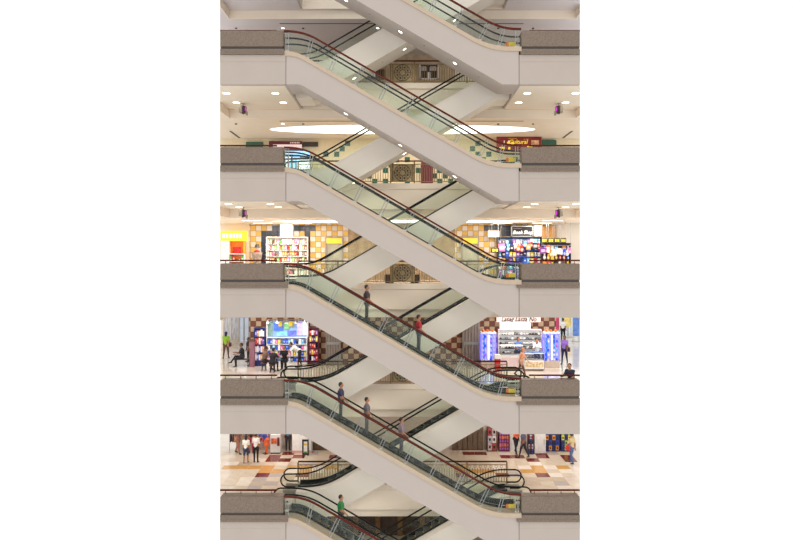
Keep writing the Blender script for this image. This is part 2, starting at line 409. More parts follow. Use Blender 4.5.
        for x, dx in posts:
            m = MB()
            for o in (-.055, .055):
                zb = zat(P_deck, x+o); zt = zat(P_rail, x+o+dx) - .05
                m.tube([(x+o, .05, zb), (x+o+dx*.97, .05, zb+(zt-zb)*.97)], .016, 6)
            m.box(x-.08, x+.08, .02, .09, zat(P_deck, x)-.03, zat(P_deck, x)+.05)
            m.build('clamp_post', M_chrome, e, flipx=flip)
        m = MB(); m.box(4.78, 5.08, .30, .33, -H+.46, -H+.64, 0); m.box(4.66, 4.78, .30, .33, -H+.46, -H+.64, 1)
        tag(m.build('safety_sign', [M_yellow, M_orange], e, flipx=flip), 'small yellow and orange safety sign')
    # round lamps let into the soffit
    for x in (-2.6, -.1, 2.4):
        ang = math.atan(H/9.0); zz = zat(P_bot, x)
        m = MB(); m.lathe([(.15, 0), (.15, .03), (.11, .03)], sides=14); m.lathe([(.105, .0), (.105, .02)], sides=14, mi=1)
        me = m.mesh('soffit_lamp', [M_chrome, M_lamp])
        o = inst('soffit_lamp', me, ((-x if flip else x), .88, zz-.012), e, rot=(0, (-ang if flip else ang), 0))
        lo = bpy.data.objects.new('lamp_light', SL); COL.objects.link(lo); lo.location = (0, 0, -.05); lo.parent = o
        LAMPS.append((o, zz))
        m = MB(); m.lathe([(.035, -.012), (.04, 0)], sides=8); inst('sprinkler', m.mesh('sprinkler', M_slot), ((-x-1.1 if flip else x+1.1), .88, zat(P_bot, x+1.1)), e)
    return e
fronts, rears = [], []
fl_ = ['white escalator cut off by the picture top, descending to the topmost right parapet',
       'front escalator descending from the topmost left parapet to the second right one',
       'front escalator descending from the second left parapet to the third right one',
       'front escalator descending from the third left parapet to the fourth right one',
       'front escalator descending from the fourth left parapet to the lowest right one',
       'front escalator leaving the lowest left parapet, cut off by the bottom of the picture']
rl_ = ['rear escalator climbing from the topmost gallery, highest of the crossing ones behind',
       'rear escalator climbing behind from the second left gallery to the topmost right one',
       'rear escalator climbing behind from the third left gallery to the second right one',
       'rear escalator climbing behind from the fourth left gallery to the third right one',
       'rear escalator climbing behind from the lowest left gallery to the fourth right one',
       'rear escalator at the picture bottom, climbing behind to the lowest right gallery']
pf = make_escalator(True, False, (0, 0, FZ(-1)), fl_[0], 'front escalators'); fronts.append(pf)
pr = make_escalator(False, True, (0, 2.85, FZ(-1)+.03), rl_[0], 'rear escalators'); rears.append(pr)
for k in range(1, 6):
    o = copy_tree(pf); o.location.z = FZ(k-1); o['label'] = fl_[k]; fronts.append(o)
    o = copy_tree(pr); o.location.z = FZ(k-1)+.03; o['label'] = rl_[k]; rears.append(o)

# ------------------------------------------------------------------ ornamental railing on the far edge of the well
def make_far_rail(loc, label):
    g = empty('ornamental_railing', loc, label, 'railing', 'far gallery railings')
    L = 5.42
    m = MB(); m.bevbox(-L, L, -.04, .04, 1.13, 1.20, .02); m.build('top_rail', M_redrail, g)
    m = MB(); m.box(-L, L, -.02, .02, .98, 1.01); m.build('upper_bar', M_bronze, g)
    m = MB(); m.box(-L, L, -.02, .02, .08, .12); m.build('lower_bar', M_bronze, g)
    for x in [-L, -3.35, -.62, .62, 3.35, L]:
        m = MB(); m.bevbox(x-.035, x+.035, -.035, .035, 0, 1.13, .01); m.build('post', M_bronze, g)
    for a, b in ((-L, -3.35), (-3.35, -.62), (.62, 3.35), (3.35, L)):
        m = MB(); n = int((b-a)/.13)
        for k in range(1, n):
            x = a + (b-a)*k/n; m.tube([(x, 0, .12), (x, 0, .82)], .017, 5)
            if k % 2: 
                for t in range(8):
                    a0, a1 = 2*math.pi*t/8, 2*math.pi*(t+1)/8
                    m.tube([(x+.07*math.cos(a0), 0, .90+.07*math.sin(a0)), (x+.07*math.cos(a1), 0, .90+.07*math.sin(a1))], .010, 4)
        o = m.build('balusters', M_bronze, g); o['kind'] = 'stuff'
    # rosette panel in the middle
    m = MB()
    for r in (.42, .16):
        pts = [(r*math.cos(2*math.pi*t/20), 0, .55+r*math.sin(2*math.pi*t/20)) for t in range(21)]; m.tube(pts, .018, 5)
    for t in range(8):
        a = 2*math.pi*t/8; m.tube([(.16*math.cos(a), 0, .55+.16*math.sin(a)), (.42*math.cos(a), 0, .55+.42*math.sin(a))], .014, 5)
        c, s_ = .29*math.cos(a+.39), .29*math.sin(a+.39); m.ball((c, 0, .55+s_), .055, .02, .055, seg=8, rings=5)
    for x in (-.5, .5): m.tube([(x, 0, .12), (x, 0, .98)], .016, 5)
    m.box(-.6, .6, .02, .035, .12, .98, 1)
    m.build('rosette_panel', [mat('dark bronze', (66, 50, 30), .5), mat('pierced bronze plate', (170, 148, 108), .5, var=.25, scale=16)], g)
    return g
fr = make_far_rail((0, YF+.02, FZ(0)), f'bronze railing with rosette on the far edge of the {LV[0]} gallery')
for i in range(1, 6):
    o = copy_tree(fr); o.location.z = FZ(i); o['label'] = f'bronze railing with rosette on the far edge of the {LV[i]} gallery' if i < 5 else 'bronze railing on the far gallery edge below the lowest escalators'

# ------------------------------------------------------------------ ceiling fittings
def downlight_mesh(r, glow):
    m = MB(); m.lathe([(r*1.15, -.012), (r*1.18, .0), (r*1.18, .03)], sides=16); m.lathe([(r, -.016), (r, 0)], sides=16, mi=1)
    return m.mesh('recessed_downlight', [M_white, glow])
M_lamp2 = mat('warm lamp glow', (255, 238, 205), .5, emit=5)
DL = downlight_mesh(.17, M_lamp2)
for i, spots in ((0, [(226,92.5),(275,92.9),(236,102),(283,102),(527.6,91.3),(519,101),(576,90.5),(566,100.3)]),
                 (1, [(228,204.3),(270,204.3),(238.6,207),(278,207.8),(535,203),(527,206.3),(576.5,203),(566,206)])):
    words = ['outer front', 'inner front', 'outer rear', 'inner rear', 'inner front', 'inner rear', 'outer front', 'outer rear']
    for k, (px, py) in enumerate(spots):
        d = 1.7 if 'front' in words[k] else 3.7
        x = PX(px, 1.6 if 'front' in words[k] else 3.6)
        side = 'left' if px < 400 else 'right'
        o = inst('recessed_downlight', DL, (x, d, FZ(i)+ZC-.001)); tag(o, f'round ceiling downlight, {words[k]} of four, {side} under the {LV[i]} slab', 'downlight', 'ceiling downlights')
# hanging projectors with a magenta lens
M_proj = mat('grey projector housing', (150, 140, 128), .5); M_pdark = mat('dark projector side', (52, 20, 36), .5)
M_mag = mat('magenta lens', (200, 40, 200), .4, emit=.7); M_beam = mat('white lens rim', (250, 235, 250), .4, emit=.8)
for i in (0, 1):
    for side, px in (('left', 243.5), ('right', 558.5)):
        s = 1 if side == 'left' else -1; d = 4.0
        g = empty('ceiling_projector', (PX(px, d), d, FZ(i)+ZC), f'small projector with glowing magenta lens hanging {side} under the {LV[i]} slab', 'projector', 'ceiling projectors'); g.scale = (.62, .7, .72)
        m = MB(); m.tube([(0,0,0),(0,0,-.03),(0,0,-.031),(0,0,-.22)], [.09,.09,.03,.03], 8); m.build('ceiling_mount', M_proj, g)
        m = MB(); m.bevbox(-.2*s-.14, -.2*s+.14, -.22, .3, -.62, -.12, .03); m.build('housing', M_proj, g)
        m = MB(); m.prism_y([(.0, -.15), (.22*s, -.2), (.2*s, -.62), (-.08*s, -.72), (-.12*s, -.6)], -.18, .18); m.build('yoke', M_pdark, g)
        m = MB(); m.ball((.2*s, -.16, -.40), .05, .05, .17, seg=12); m.build('lens', M_mag, g)
        m = MB(); m.bevbox(.24*s-.06, .24*s+.06, -.1, .25, -.78, -.5, .02); m.build('bracket', M_proj, g)
# oval light coves
for i in (0, 1):
    g = empty('oval_light_cove', (0, 8.65, FZ(i)+ZD), f'long white oval light cove in the ceiling under the {LV[i]} slab', 'ceiling light', 'oval light coves')
    n = 48; pts = [(7.5*math.cos(2*math.pi*k/n), 1.5*math.sin(2*math.pi*k/n)) for k in range(n)]
    MB().prism_z(pts, -.012, 0).build('diffuser', M_cove, g)
    m = MB(); m.tube([(x*1.006, y*1.02, -.006) for x, y in pts+pts[:1]], .03, 6, caps=False); m.build('rim', M_white, g)
    L = bpy.data.lights.new('cove lamp', 'AREA'); L.shape = 'RECTANGLE'; L.size = 12; L.size_y = 2.2; L.energy = 130; L.color = (1, .90, .74)
    o = bpy.data.objects.new('cove_lamp', L); COL.objects.link(o); o.location = (0, 0, -.06); o.parent = g
# slots, sensors and small lamps in the dropped ceilings
SLOT = MB().box(-2.55, 2.55, -.05, .05, -.012, -.002).mesh('air_slot', M_slot)
SENS = MB().lathe([(.05, -.05), (.07, -.01), (.07, 0)], sides=10).mesh('smoke_sensor', M_slot)
SMALL = downlight_mesh(.085, mat('cool lamp glow', (245, 248, 255), .5, emit=4))
OBL = MB().box(-.06, .06, -1.2, 1.2, -.014, -.002).mesh('air_slot', M_slot)
for i in (-1, 0):
    nm = 'high above the topmost escalators' if i < 0 else 'under the topmost slab'
    for side, x in (('left', -4.0), ('right', 3.9)):
        o = inst('air_slot', SLOT, (x, 6.25, FZ(i)+ZD)); tag(o, f'long dark ceiling air slot, {side} one {nm}', 'air vent', 'ceiling air slots')
    for side, x, xs in (('left', -6.5, -8.0), ('right', 1.7, 5.7)):
        o = inst('small_downlight', SMALL, (x, 7.0, FZ(i)+ZD)); tag(o, f'small bright ceiling downlight, {side} one {nm}', 'downlight', 'small downlights')
    for side, x in (('left', -1.35), ):
        o = inst('small_downlight', SMALL, (x, 7.0, FZ(i)+ZD)); tag(o, f'small bright ceiling downlight near the middle {nm}', 'downlight', 'small downlights')
    for x, w in ((-9.05, 'far left'), (-5.4, 'left of the middle'), (5.2, 'right of the middle'), (7.1, 'far right')):
        o = inst('smoke_sensor', SENS, (x, 7.0, FZ(i)+ZD)); tag(o, f'small dark round ceiling sensor, {w} {nm}', 'sensor', 'ceiling sensors')
for side, x in (('left', -9.9), ('right', 9.75)):
    o = inst('air_slot', OBL, (x, 10.4, FZ(0)+ZD)); tag(o, f'slanting dark ceiling strip near the {side} edge above the second gallery', 'air vent', 'ceiling air slots')
# gallery lamps: rows of ceiling luminaires over the shop fronts, level by level
GL = MB().bevbox(-.6, .6, -.15, .15, -.05, 0, .02, 0); GL.box(-.55, .55, -.12, .12, -.056, -.05, 1)
GLm = GL.mesh('ceiling_luminaire', [M_white, mat('luminaire glow', (255, 250, 242), .5, emit=3)])
for i, watt, colr in ((2, 70, (1, .93, .84)), (3, 48, (1, .97, .96)), (4, 40, (1, .94, .9))):
    for side, xs in (('left', (-8.2, -5.9)), ('right', (5.9, 8.2))):
        for x, w in zip(xs, ('outer', 'inner') if side == 'left' else ('inner', 'outer')):
            for y, w2 in ((7.2, 'front'), (10.2, 'rear')):
                g = inst('ceiling_luminaire', GLm, (x, y, FZ(i-1)+ZD)); tag(g, f'flat ceiling lamp over the {side} shops of the {LV[i]} gallery, {w} {w2} one', 'ceiling light', 'gallery ceiling lamps')
                L = bpy.data.lights.new('luminaire', 'AREA'); L.shape = 'RECTANGLE'; L.size = 1.1; L.size_y = .3; L.energy = watt; L.color = colr
                o = bpy.data.objects.new('luminaire', L); COL.objects.link(o); o.location = (0, 0, -.07); o.parent = g

# ------------------------------------------------------------------ floor tiles of the lowest gallery in view
TS = .72
tile_pal = {'beige': (206, 190, 168), 'sand': (190, 172, 150), 'grey': (176, 166, 160), 'maroon': (112, 40, 30), 'ochre': (198, 150, 84), 'ivory': (224, 212, 196)}
tile_me = {}
for n, c in tile_pal.items():
    tile_me[n] = MB().bevbox(.008, TS-.008, .008, TS-.008, .0005, .012, .006).mesh('tile', mat('floor tile '+n, c, .18, var=.06, scale=3))
rnd = random.Random(4); cnt = 0
for r in range(int(YB/TS)):
    y = .62 + r*TS
    if y + TS > YB: continue
    for c in range(-17, 17):
        x = c*TS
        if x < XL(y) or x+TS > XR(y): continue
        if y < YF+.1 and x+TS > -XW and x < XW: continue
        if abs(x+TS/2) < 2.6: continue
        u = rnd.random(); k = 'beige'
        if 6.2 < y+TS/2 < 6.95 and (c+r) % 3 == 0: k = 'maroon'
        elif 7.4 < y+TS/2 < 8.6 and u < .33: k = 'ochre'
        elif y+TS/2 > 9.4 and u < .3: k = 'maroon'
        elif u < .25: k = 'sand'
        elif u < .38: k = 'grey'
        elif u < .5: k = 'ivory'
        if cnt < 300: inst('tile', tile_me[k], (x, y, 0), FLOOR4); cnt += 1

# ------------------------------------------------------------------ shop fittings
BR = random.Random(11)
ITEM = {}
def item_mesh(shape, rgb):
    k = (shape, rgb)
    if k in ITEM: return ITEM[k]
    m1 = mat('goods %d %d %d' % rgb, rgb, .5, var=.12, scale=14); m2 = mat('goods print %d %d %d' % rgb, tuple(min(255, int(v*.35+165)) for v in rgb), .5, var=.2, scale=20)
    b = MB()
    if shape == 'packet':      # standing box with a printed front
        b.bevbox(-.5, .5, -.5, .5, 0, 1, .06); b.box(-.36, .36, -.52, -.5, .25, .7, 1)
    elif shape == 'bottle':
        b.lathe([(.40, 0), (.46, .06), (.46, .55), (.34, .68), (.17, .78), (.17, .92)], sides=10); b.lathe([(.2, .92), (.2, 1)], sides=10, mi=1)
    elif shape == 'book':
        b.box(-.5, .5, -.5, -.42, 0, 1); b.box(-.5, .5, .42, .5, 0, 1); b.box(-.5, -.44, -.42, .42, 0, 1); b.box(-.44, .46, -.42, .42, .03, .97, 1); b.box(-.3, .3, -.52, -.5, .55, .85, 1)
    elif shape == 'toy':
        b.ball((0, 0, .33), .42, .4, .34, seg=8, rings=6); b.ball((0, -.05, .75), .3, .28, .25, seg=8, rings=6, mi=0)
        b.ball((-.22, 0, .97), .1, .08, .1, seg=6, rings=5, mi=1); b.ball((.22, 0, .97), .1, .08, .1, seg=6, rings=5, mi=1); b.ball((0, -.28, .3), .24, .16, .22, seg=8, rings=5, mi=1)
    elif shape == 'pouch':
        b.add([(-.5,-.3,0),(.5,-.3,0),(.5,.3,0),(-.5,.3,0),(-.45,-.4,.5),(.45,-.4,.5),(.45,.4,.5),(-.45,.4,.5),(-.48,-.04,1),(.48,-.04,1),(.48,.04,1),(-.48,.04,1)],
              [(3,2,1,0),(0,1,5,4),(1,2,6,5),(2,3,7,6),(3,0,4,7),(4,5,9,8),(5,6,10,9),(6,7,11,10),(7,4,8,11),(8,9,10,11)])
        b.box(-.25, .25, -.43, -.38, .3, .6, 1)
    ITEM[k] = b.mesh(shape, [m1, m2]); return ITEM[k]
ORD = ['first', 'second', 'third', 'fourth', 'fifth', 'sixth', 'seventh', 'eighth', 'ninth', 'tenth', 'eleventh', 'twelfth', 'thirteenth', 'fourteenth', 'fifteenth', 'sixteenth']
CN = {}
def stock(rows_z, x0, x1, yc, hgt, cols, shapes, pal, where, cat, group, fill=.92):
    """goods standing on shelves: every piece a thing of its own"""
    for rr, z in enumerate(rows_z):
        w = (x1-x0)/cols; k = 0
        for c in range(cols):
            if BR.random() > fill: continue
            sh = BR.choice(shapes); rgb = BR.choice(pal); me = item_mesh(sh, rgb)
            h = hgt*BR.uniform(.78, 1); ww = w*BR.uniform(.8, .97); o = inst(sh if sh != 'packet' else 'goods_packet', me, (x0+w*(c+.5), yc+BR.uniform(-.01, .01), z+.001), scale=(ww, min(ww, .22), h))
            tag(o, f'{CN.get(rgb, "coloured")} {sh}, {ORD[k]} from left, {ORD[len(rows_z)-1-rr]} shelf down, {where}', cat, group); k += 1
def shelf_unit(i, r, d, rows, label, mfr, mback=None, name='shop_shelf', dep=.36, cat='shelf', mshelf=None):
    """r = (x0,x1) and top height in metres above floor of level i; returns the shelf heights (world)"""
    x0, x1, zt, zb = r
    g = empty(name, ((x0+x1)/2, d, FZ(i)), label, cat); hw = (x1-x0)/2
    for s_ in (-1, 1): m = MB(); m.box(s_*hw-(.04 if s_ > 0 else 0), s_*hw+(.04 if s_ < 0 else 0), -dep/2, dep/2, 0, zt); m.build('side_panel', mfr, g)
    m = MB(); m.box(-hw+.04, hw-.04, dep/2-.03, dep/2, 0, zt); m.build('back_panel', mback or mfr, g)
    m = MB(); m.box(-hw+.04, hw-.04, -dep/2, dep/2-.03, zt-.05, zt); m.build('top_board', mfr, g)
    zs = []
    for k in range(rows):
        z = zb + (zt-.05-zb)*k/rows; zs.append(FZ(i)+z)
        m = MB(); m.box(-hw+.04, hw-.04, -dep/2, dep/2-.03, z-.03, z); m.build('shelf', mshelf or mfr, g)
    if zb > .2: m = MB(); m.box(-hw+.04, hw-.04, -dep/2+.02, dep/2-.03, .0, zb-.04); m.build('plinth', mfr, g)
    return zs, x0+.05, x1-.05, (zt-.05-zb)/rows-.06
RED, WHT, ORG, GRN, YEL, BLU, NAVY, PNK, BLK, CYA, PUR, BRN = (206,52,44),(236,230,224),(232,138,56),(110,190,70),(240,206,44),(50,92,214),(26,30,84),(232,120,180),(28,24,28),(110,190,232),(124,60,150),(120,70,44)
CN.update({RED:'red',WHT:'white',ORG:'orange',GRN:'green',YEL:'yellow',BLU:'blue',NAVY:'navy',PNK:'pink',BLK:'black',CYA:'pale blue',PUR:'purple',BRN:'brown',(190,150,120):'tan',(240,190,170):'pale pink'})
M_shopw = mat('white shop laminate', (236, 232, 228), .5); M_navy = mat('navy glazed tile', (44, 48, 62), .3, var=.2, scale=5)
M_oran = mat('orange shop wall', (232, 128, 40), .6); M_wood = mat('dark shop wood', (92, 56, 36), .5, var=.2); M_grey = mat('grey shutter metal', (150, 138, 128), .4, metal=.2)
M_blk = mat('black sign board', (24, 20, 22), .5); M_maroon = mat('maroon board', (92, 22, 34), .5); M_bluep = mat('blue shop panel', (60, 96, 200), .5)
def lit(name, rgb, e): return mat(name, rgb, .5, emit=e)
def sign(i, px0, px1, py0, py1, d, mface, label, thick=.12, frame=None, name='shop_sign', cat='sign', hang=False):
    x0, x1, z1, z0 = PX(px0, d), PX(px1, d), PZ(py0, d), PZ(py1, d)
    g = empty(name, ((x0+x1)/2, d, z0), label, cat); hw = (x1-x0)/2; h = z1-z0
    m = MB(); m.bevbox(-hw, hw, -thick/2, thick/2, 0, h, .02); m.build('board', mface, g)
    if hang:
        for s_ in (-.8, .8): MB().tube([(s_*hw, 0, h), (s_*hw, 0, FZ(i-1)+ZD-z0)], .012, 5).build('hanger', M_chrome, g)
    if frame:
        m = MB()
        for a in ((-hw-.03, hw+.03, -.03, .03), (-hw-.03, hw+.03, h-.03, h+.03)): m.box(a[0], a[1], -thick/2-.02, thick/2, a[2], a[3])
        for a in (-hw-.03, hw-.03): m.box(a, a+.06, -thick/2-.02, thick/2, -.03, h+.03)
        m.build('frame', frame, g)
    return g, hw, h
def letters(g, body, size, m, x, z, y, shear=0, wide=1):
    me = text_mesh(body, size, m, .008, shear=shear); o = inst('lettering', me, (x, y, z), g, rot=(R(90), 0, 0), scale=(wide, 1, 1)); return o
def marks(g, spans, z0, z1, y, m, name='printed_mark'):
    for a, b in spans: MB().bevbox(a, b, y-.012, y, z0, z1, .01).build(name, m, g)
WD_ = YB - .02
# ---- topmost gallery: wall and shops far behind the railing
g, hw, h = sign(0, 420, 438, 64.5, 79, 11.93, M_blk, 'black shop window with white display behind the topmost far railing', frame=M_white, name='shop_window', cat='window')
marks(g, [(-.9*hw, -.3*hw), (.1*hw, .8*hw)], .55*h, .85*h, -.07, mat('pale print', (190, 180, 175), .5)); marks(g, [(-.15*hw, .15*hw)], .02*h, .45*h, -.07, M_white)
g, hw, h = sign(0, 366, 384, 70, 79, 11.93, M_blk, 'dark shop window beside the topmost crossing escalator', frame=M_wood, name='shop_window', cat='window')
marks(g, [(-.6*hw, .1*hw)], .2*h, .7*h, -.07, M_white)
# ---- second gallery
TL = MB().bevbox(.01, TILE-.01, -.02, 0, .01, TILE-.01, .008).mesh('tile', mat('green glazed tile', (38, 86, 68), .3, var=.15))
tr = random.Random(5); xw0 = XL(YB)
for r in range(2, 10):
    for c in range(int((XR(YB)-xw0)/TILE)):
        x = xw0 + c*TILE; px = CX + x*sc(YB)
        if px < 246 or px > 556 or 266 < px < 318: continue
        if (r + c) % 2 == 0 and tr.random() < (.75 if r < 4 else .45): inst('tile', TL, (x, YB, r*TILE), wall1)
M_dkband = mat('dark bronze panel', (52, 42, 40), .5)
sign(1, 302.5, 318, 142, 146.5, 11.9, M_dkband, 'dark bronze panel beside the maroon shop sign, left', name='wall_panel', cat='panel')
sign(1, 246, 263, 142, 147.5, 11.9, mat('green wall panel', (44, 96, 76), .4), 'green panel on the wall above the second left parapet', name='wall_panel', cat='panel')
sign(1, 541.5, 556, 140, 146.5, 11.9, mat('green wall panel', (44, 96, 76), .4), 'green panel right of the red banner on the second gallery', name='wall_panel', cat='panel')
g, hw, h = sign(1, 269, 302, 141.3, 150, 11.8, M_maroon, 'maroon and white shop sign above the second left parapet'); M_pale = mat('pale sign print', (240, 214, 216), .5, emit=.3)
MB().box(-hw*.75, hw, -.075, -.06, .12*h, .62*h).build('white_band', M_pale, g); marks(g, [(hw*(.3+.1*k), hw*(.35+.1*k)) for k in range(6)], .74*h, .9*h, -.062, M_pale)
g = empty('lit_display_window', (PX(297, 11.7), 11.7, FZ(1)), 'bright blue lit shop display behind the second escalator top', 'display')
hw = 13/sc(11.7); zb, zt = PZ(169, 11.7)-FZ(1), PZ(150.5, 11.7)-FZ(1)
MB().box(-hw, hw, .05, .1, 0, zt).build('back_panel', mat('pale display back', (120, 150, 190), .5), g)
scr = lit('blue screen glow', (150, 205, 255), 1.0); scw = lit('white screen glow', (225, 240, 255), 1.1)
for k, (a, b, c, e_, mm) in enumerate([(-.98, .98, .72, .97, scr), (-.98, -.5, .38, .66, scw), (-.42, .2, .38, .66, scr), (-.98, -.7, .04, .32, scw), (-.6, -.15, .04, .32, scr), (0, .95, .0, .5, scw)]):
    MB().bevbox(a*hw, b*hw, -.02, .04, c*(zt-zb)+zb, e_*(zt-zb)+zb, .01).build('lit_panel', mm, g)
for a in (-.72, -.45): MB().box(a*hw, (a+.12)*hw, -.06, -.02, 0, zt*.9).build('upright', M_bronze, g)
MB().box(-hw*.3, hw, -.06, -.02, zb+(zt-zb)*.52, zb+(zt-zb)*.6).build('cross_bar', M_wood, g)
g, hw, h = sign(1, 497, 541, 136.3, 151, 11.2, mat('crimson banner', (128, 26, 20), .5, var=.25, scale=1.5), 'red hanging banner with yellow lettering above the second right parapet', frame=mat('banner border', (150, 60, 30), .5), name='hanging_banner', cat='banner', hang=True)
M_ytext = mat('yellow lettering', (250, 214, 60), .5, emit=.25); M_wtext = mat('white lettering', (250, 240, 230), .5, emit=.2)
letters(g, 'Cultural', .34, M_ytext, -.05*hw, .60*h, -.075, shear=.25); marks(g, [(-.55*hw, -.42*hw), (-.36*hw, -.25*hw)], .42*h, .62*h, -.065, M_ytext)
marks(g, [(-.7*hw, -.66*hw), (-.5*hw, -.42*hw)], .5*h, .7*h, -.064, M_wtext); marks(g, [(-.5*hw, -.1*hw)], .8*h, .87*h, -.064, mat('dull gold print', (190, 120, 50), .5)); marks(g, [(.35*hw, .6*hw)], .22*h, .32*h, -.064, M_ytext)
MB().box(.55*hw, .9*hw, -.075, -.06, .42*h, .72*h).build('picture_panel', mat('banner photograph', (214, 160, 120), .5, var=.5, scale=6), g)
marks(g, [(-.9*hw, -.65*hw), (-.5*hw, -.4*hw)], .1*h, .26*h, -.064, M_ytext); marks(g, [(.3*hw, .42*hw), (.2*hw, .27*hw)], .74*h, .82*h, -.064, mat('dull gold print', (190, 120, 50), .5))
sign(1, 421, 433, 162, 196.2, 11.8, M_maroon, 'maroon roller door behind the second far railing, right of the rosette', name='roller_door', cat='door')
for k, px in enumerate((502, 512)):
    g = empty('shop_counter', (PX(px, 11), 11, FZ(1)), 'dark shop counter with bright lamp under the red banner, %s one' % ('left', 'right')[k], 'counter')
    MB().bevbox(-.28, .28, -.25, .25, 0, 1.0, .03).build('cabinet', M_wood, g); MB().box(-.3, .3, -.28, .28, 1.0, 1.05).build('worktop', M_shopw, g); MB().ball((.1, -.1, 1.12), .07, seg=8).build('lamp', M_lamp2, g)
# ---- third gallery, left: yellow signed shop, shelves of packets, doors
g, hw, h = sign(2, 221, 247, 231, 241, 11.3, lit('yellow lit sign', (255, 214, 40), .9), 'glowing yellow shop sign at the far left of the third gallery', thick=.2)
marks(g, [(-.85*hw+.26*hw*k, -.68*hw+.26*hw*k) for k in range(6)], .3*h, .75*h, -.1, lit('white sign print', (255, 250, 225), .9))
g = empty('orange_shop', (PX(237, 11.6), 11.6, FZ(2)), 'orange shop front under the yellow sign', 'shop')
hw = 7.5/sc(11.6); zt = PZ(241, 11.6)-FZ(2)
MB().box(-hw, hw, 0, .2, 0, zt).build('back_wall', M_oran, g)
for s_ in (-1, 1): MB().bevbox(s_*hw-.06, s_*hw+.06, -.15, .2, 0, zt, .02).build('pilaster', mat('yellow pilaster', (240, 170, 40), .5), g)
MB().box(-hw*.5, hw*.55, -.06, 0, 1.25, 2.0).build('red_poster', mat('red poster', (206, 40, 36), .5, var=.3, scale=5), g)
g = empty('shop_pillar', (PX(225.4, 11.2), 11.2, FZ(2)), 'white pillar at the far left edge of the third gallery', 'pillar')
MB().bevbox(-.24, .24, -.2, .2, 0, zt, .03).build('shaft', M_shopw, g); MB().bevbox(-.28, .28, -.24, .24, 0, .15, .03).build('base', M_grey, g)
zs, a, b, hg = shelf_unit(2, (PX(229, 11.2), PX(245, 11.2), 1.6, .3), 11.2, 3, 'low rack of red and pink goods under the yellow sign', M_shopw, M_oran)
stock(zs, a, b, 11.15, hg, 5, ['pouch', 'packet', 'toy'], [RED, PNK, RED, GRN, WHT, BLK], 'under the yellow sign', 'goods', 'goods under the yellow sign')
# navy tiles stepping round the packet shop
NT = MB().bevbox(.006, TILE-.006, -.03, 0, .006, TILE-.006, .01).mesh('tile', M_navy)
def navy(px0, px1, py0, py1):
    c0, c1 = round(PX(px0, YB)/TILE), round(PX(px1, YB)/TILE); r0, r1 = round((PZ(py1, YB)-FZ(2))/TILE), round((PZ(py0, YB)-FZ(2))/TILE)
    for c in range(c0, c1):
        for r in range(r0, r1): inst('tile', NT, (c*TILE, YB, r*TILE), wall2)
navy(270, 281, 224, 237); navy(292, 318, 224, 232); navy(264, 270, 232, 237); navy(259, 267, 237, 262); navy(484, 511, 224, 231); navy(500, 511, 231, 237); navy(306, 309, 232, 262)
g, hw, h = sign(2, 280.5, 292, 224.5, 236.5, 11.5, lit('white lit sign', (255, 250, 245), 1.6), 'glaring white lit sign with small red print above the packet shelves', thick=.25)
marks(g, [(-.7*hw, -.45*hw), (-.25*hw, -.05*hw), (.1*hw, .3*hw), (.5*hw, .75*hw)], .3*h, .42*h, -.125, lit('red sign print', (240, 80, 60), .6))
zs, a, b, hg = shelf_unit(2, (PX(266.5, 11.5), PX(308, 11.5), PZ(237, 11.5)-FZ(2), .35), 11.5, 6, 'wide white shelves crowded with small packets, left on the third gallery', M_shopw)
stock(zs, a, b, 11.43, hg, 16, ['packet', 'pouch', 'packet', 'bottle'], [WHT, WHT, RED, ORG, PNK, WHT, GRN, (190,150,120), BRN, (240,190,170)], 'wide white packet shelves', 'goods', 'packets on the third gallery shelves')
g = empty('display_mannequin', (PX(257, 10.6), 10.6, FZ(2)), 'display figure in black cap and red scarf beside the packet shelves', 'mannequin')
MB().bevbox(-.35, .35, -.25, .25, 0, .55, .03).build('plinth', M_blk, g)
MB().lathe([(.20,.55),(.24,.9),(.22,1.1),(.30,1.5),(.32,1.62),(.12,1.72),(.07,1.76)], sides=12, sy=.65).build('coat', mat('grey brown coat', (150, 132, 118), .8, var=.3, scale=12), g, smooth=True)
MB().lathe([(.17,1.6),(.20,1.66),(.17,1.75),(.10,1.78)], sides=12, sy=.8).build('scarf', mat('red scarf', (190, 36, 30), .8), g, smooth=True)
MB().ball((0, 0, 1.90), .105, .12, .15).build('head', mat('mannequin skin', (214, 178, 150), .6), g, smooth=True)
MB().lathe([(.19,1.95),(.19,1.97),(.13,1.98),(.13,2.08),(.09,2.13),(.02,2.14)], sides=12).build('cap', M_blk, g, smooth=True)
for (px0, px1, mh, lab) in ((325, 343.5, 237, 'glass shop door under a yellow header, left of centre on the third gallery'), (461, 479, 237, 'glass shop door under a yellow header, right of centre on the third gallery')):
    d = 11.85; g = empty('shop_door', (PX((px0+px1)/2, d), d, FZ(2)), lab, 'door'); hw = (px1-px0)/2/sc(d); zt = PZ(mh, d)-FZ(2)
    MB().box(-hw, -hw+.1, -.08, .1, 0, zt).build('frame', M_grey, g); MB().box(hw-.1, hw, -.08, .1, 0, zt).build('frame', M_grey, g); MB().box(-hw+.1, hw-.1, -.08, .1, zt-.06, zt).build('frame', M_grey, g)
    MB().bevbox(-hw+.1, hw-.1, -.1, .06, zt-.40, zt-.07, .02).build('header_sign', mat('yellow header', (240, 186, 50), .5, emit=.3), g)
    MB().box(-hw+.1, hw-.1, .06, .1, 0, zt-.4).build('curtain', mat('pale interior', (206, 192, 170), .7, var=.12, scale=2), g)
    for s_ in (-1, 1): 
        p = MB().box(min(s_*.02, s_*(hw-.11)), max(s_*.02, s_*(hw-.11)), -.01, .005, .03, zt-.42).build('glass_leaf', M_glass2, g); MB().tube([(s_*.08, -.05, .9), (s_*.08, -.05, 1.3)], .02, 6).build('pull_handle', M_chrome, p)
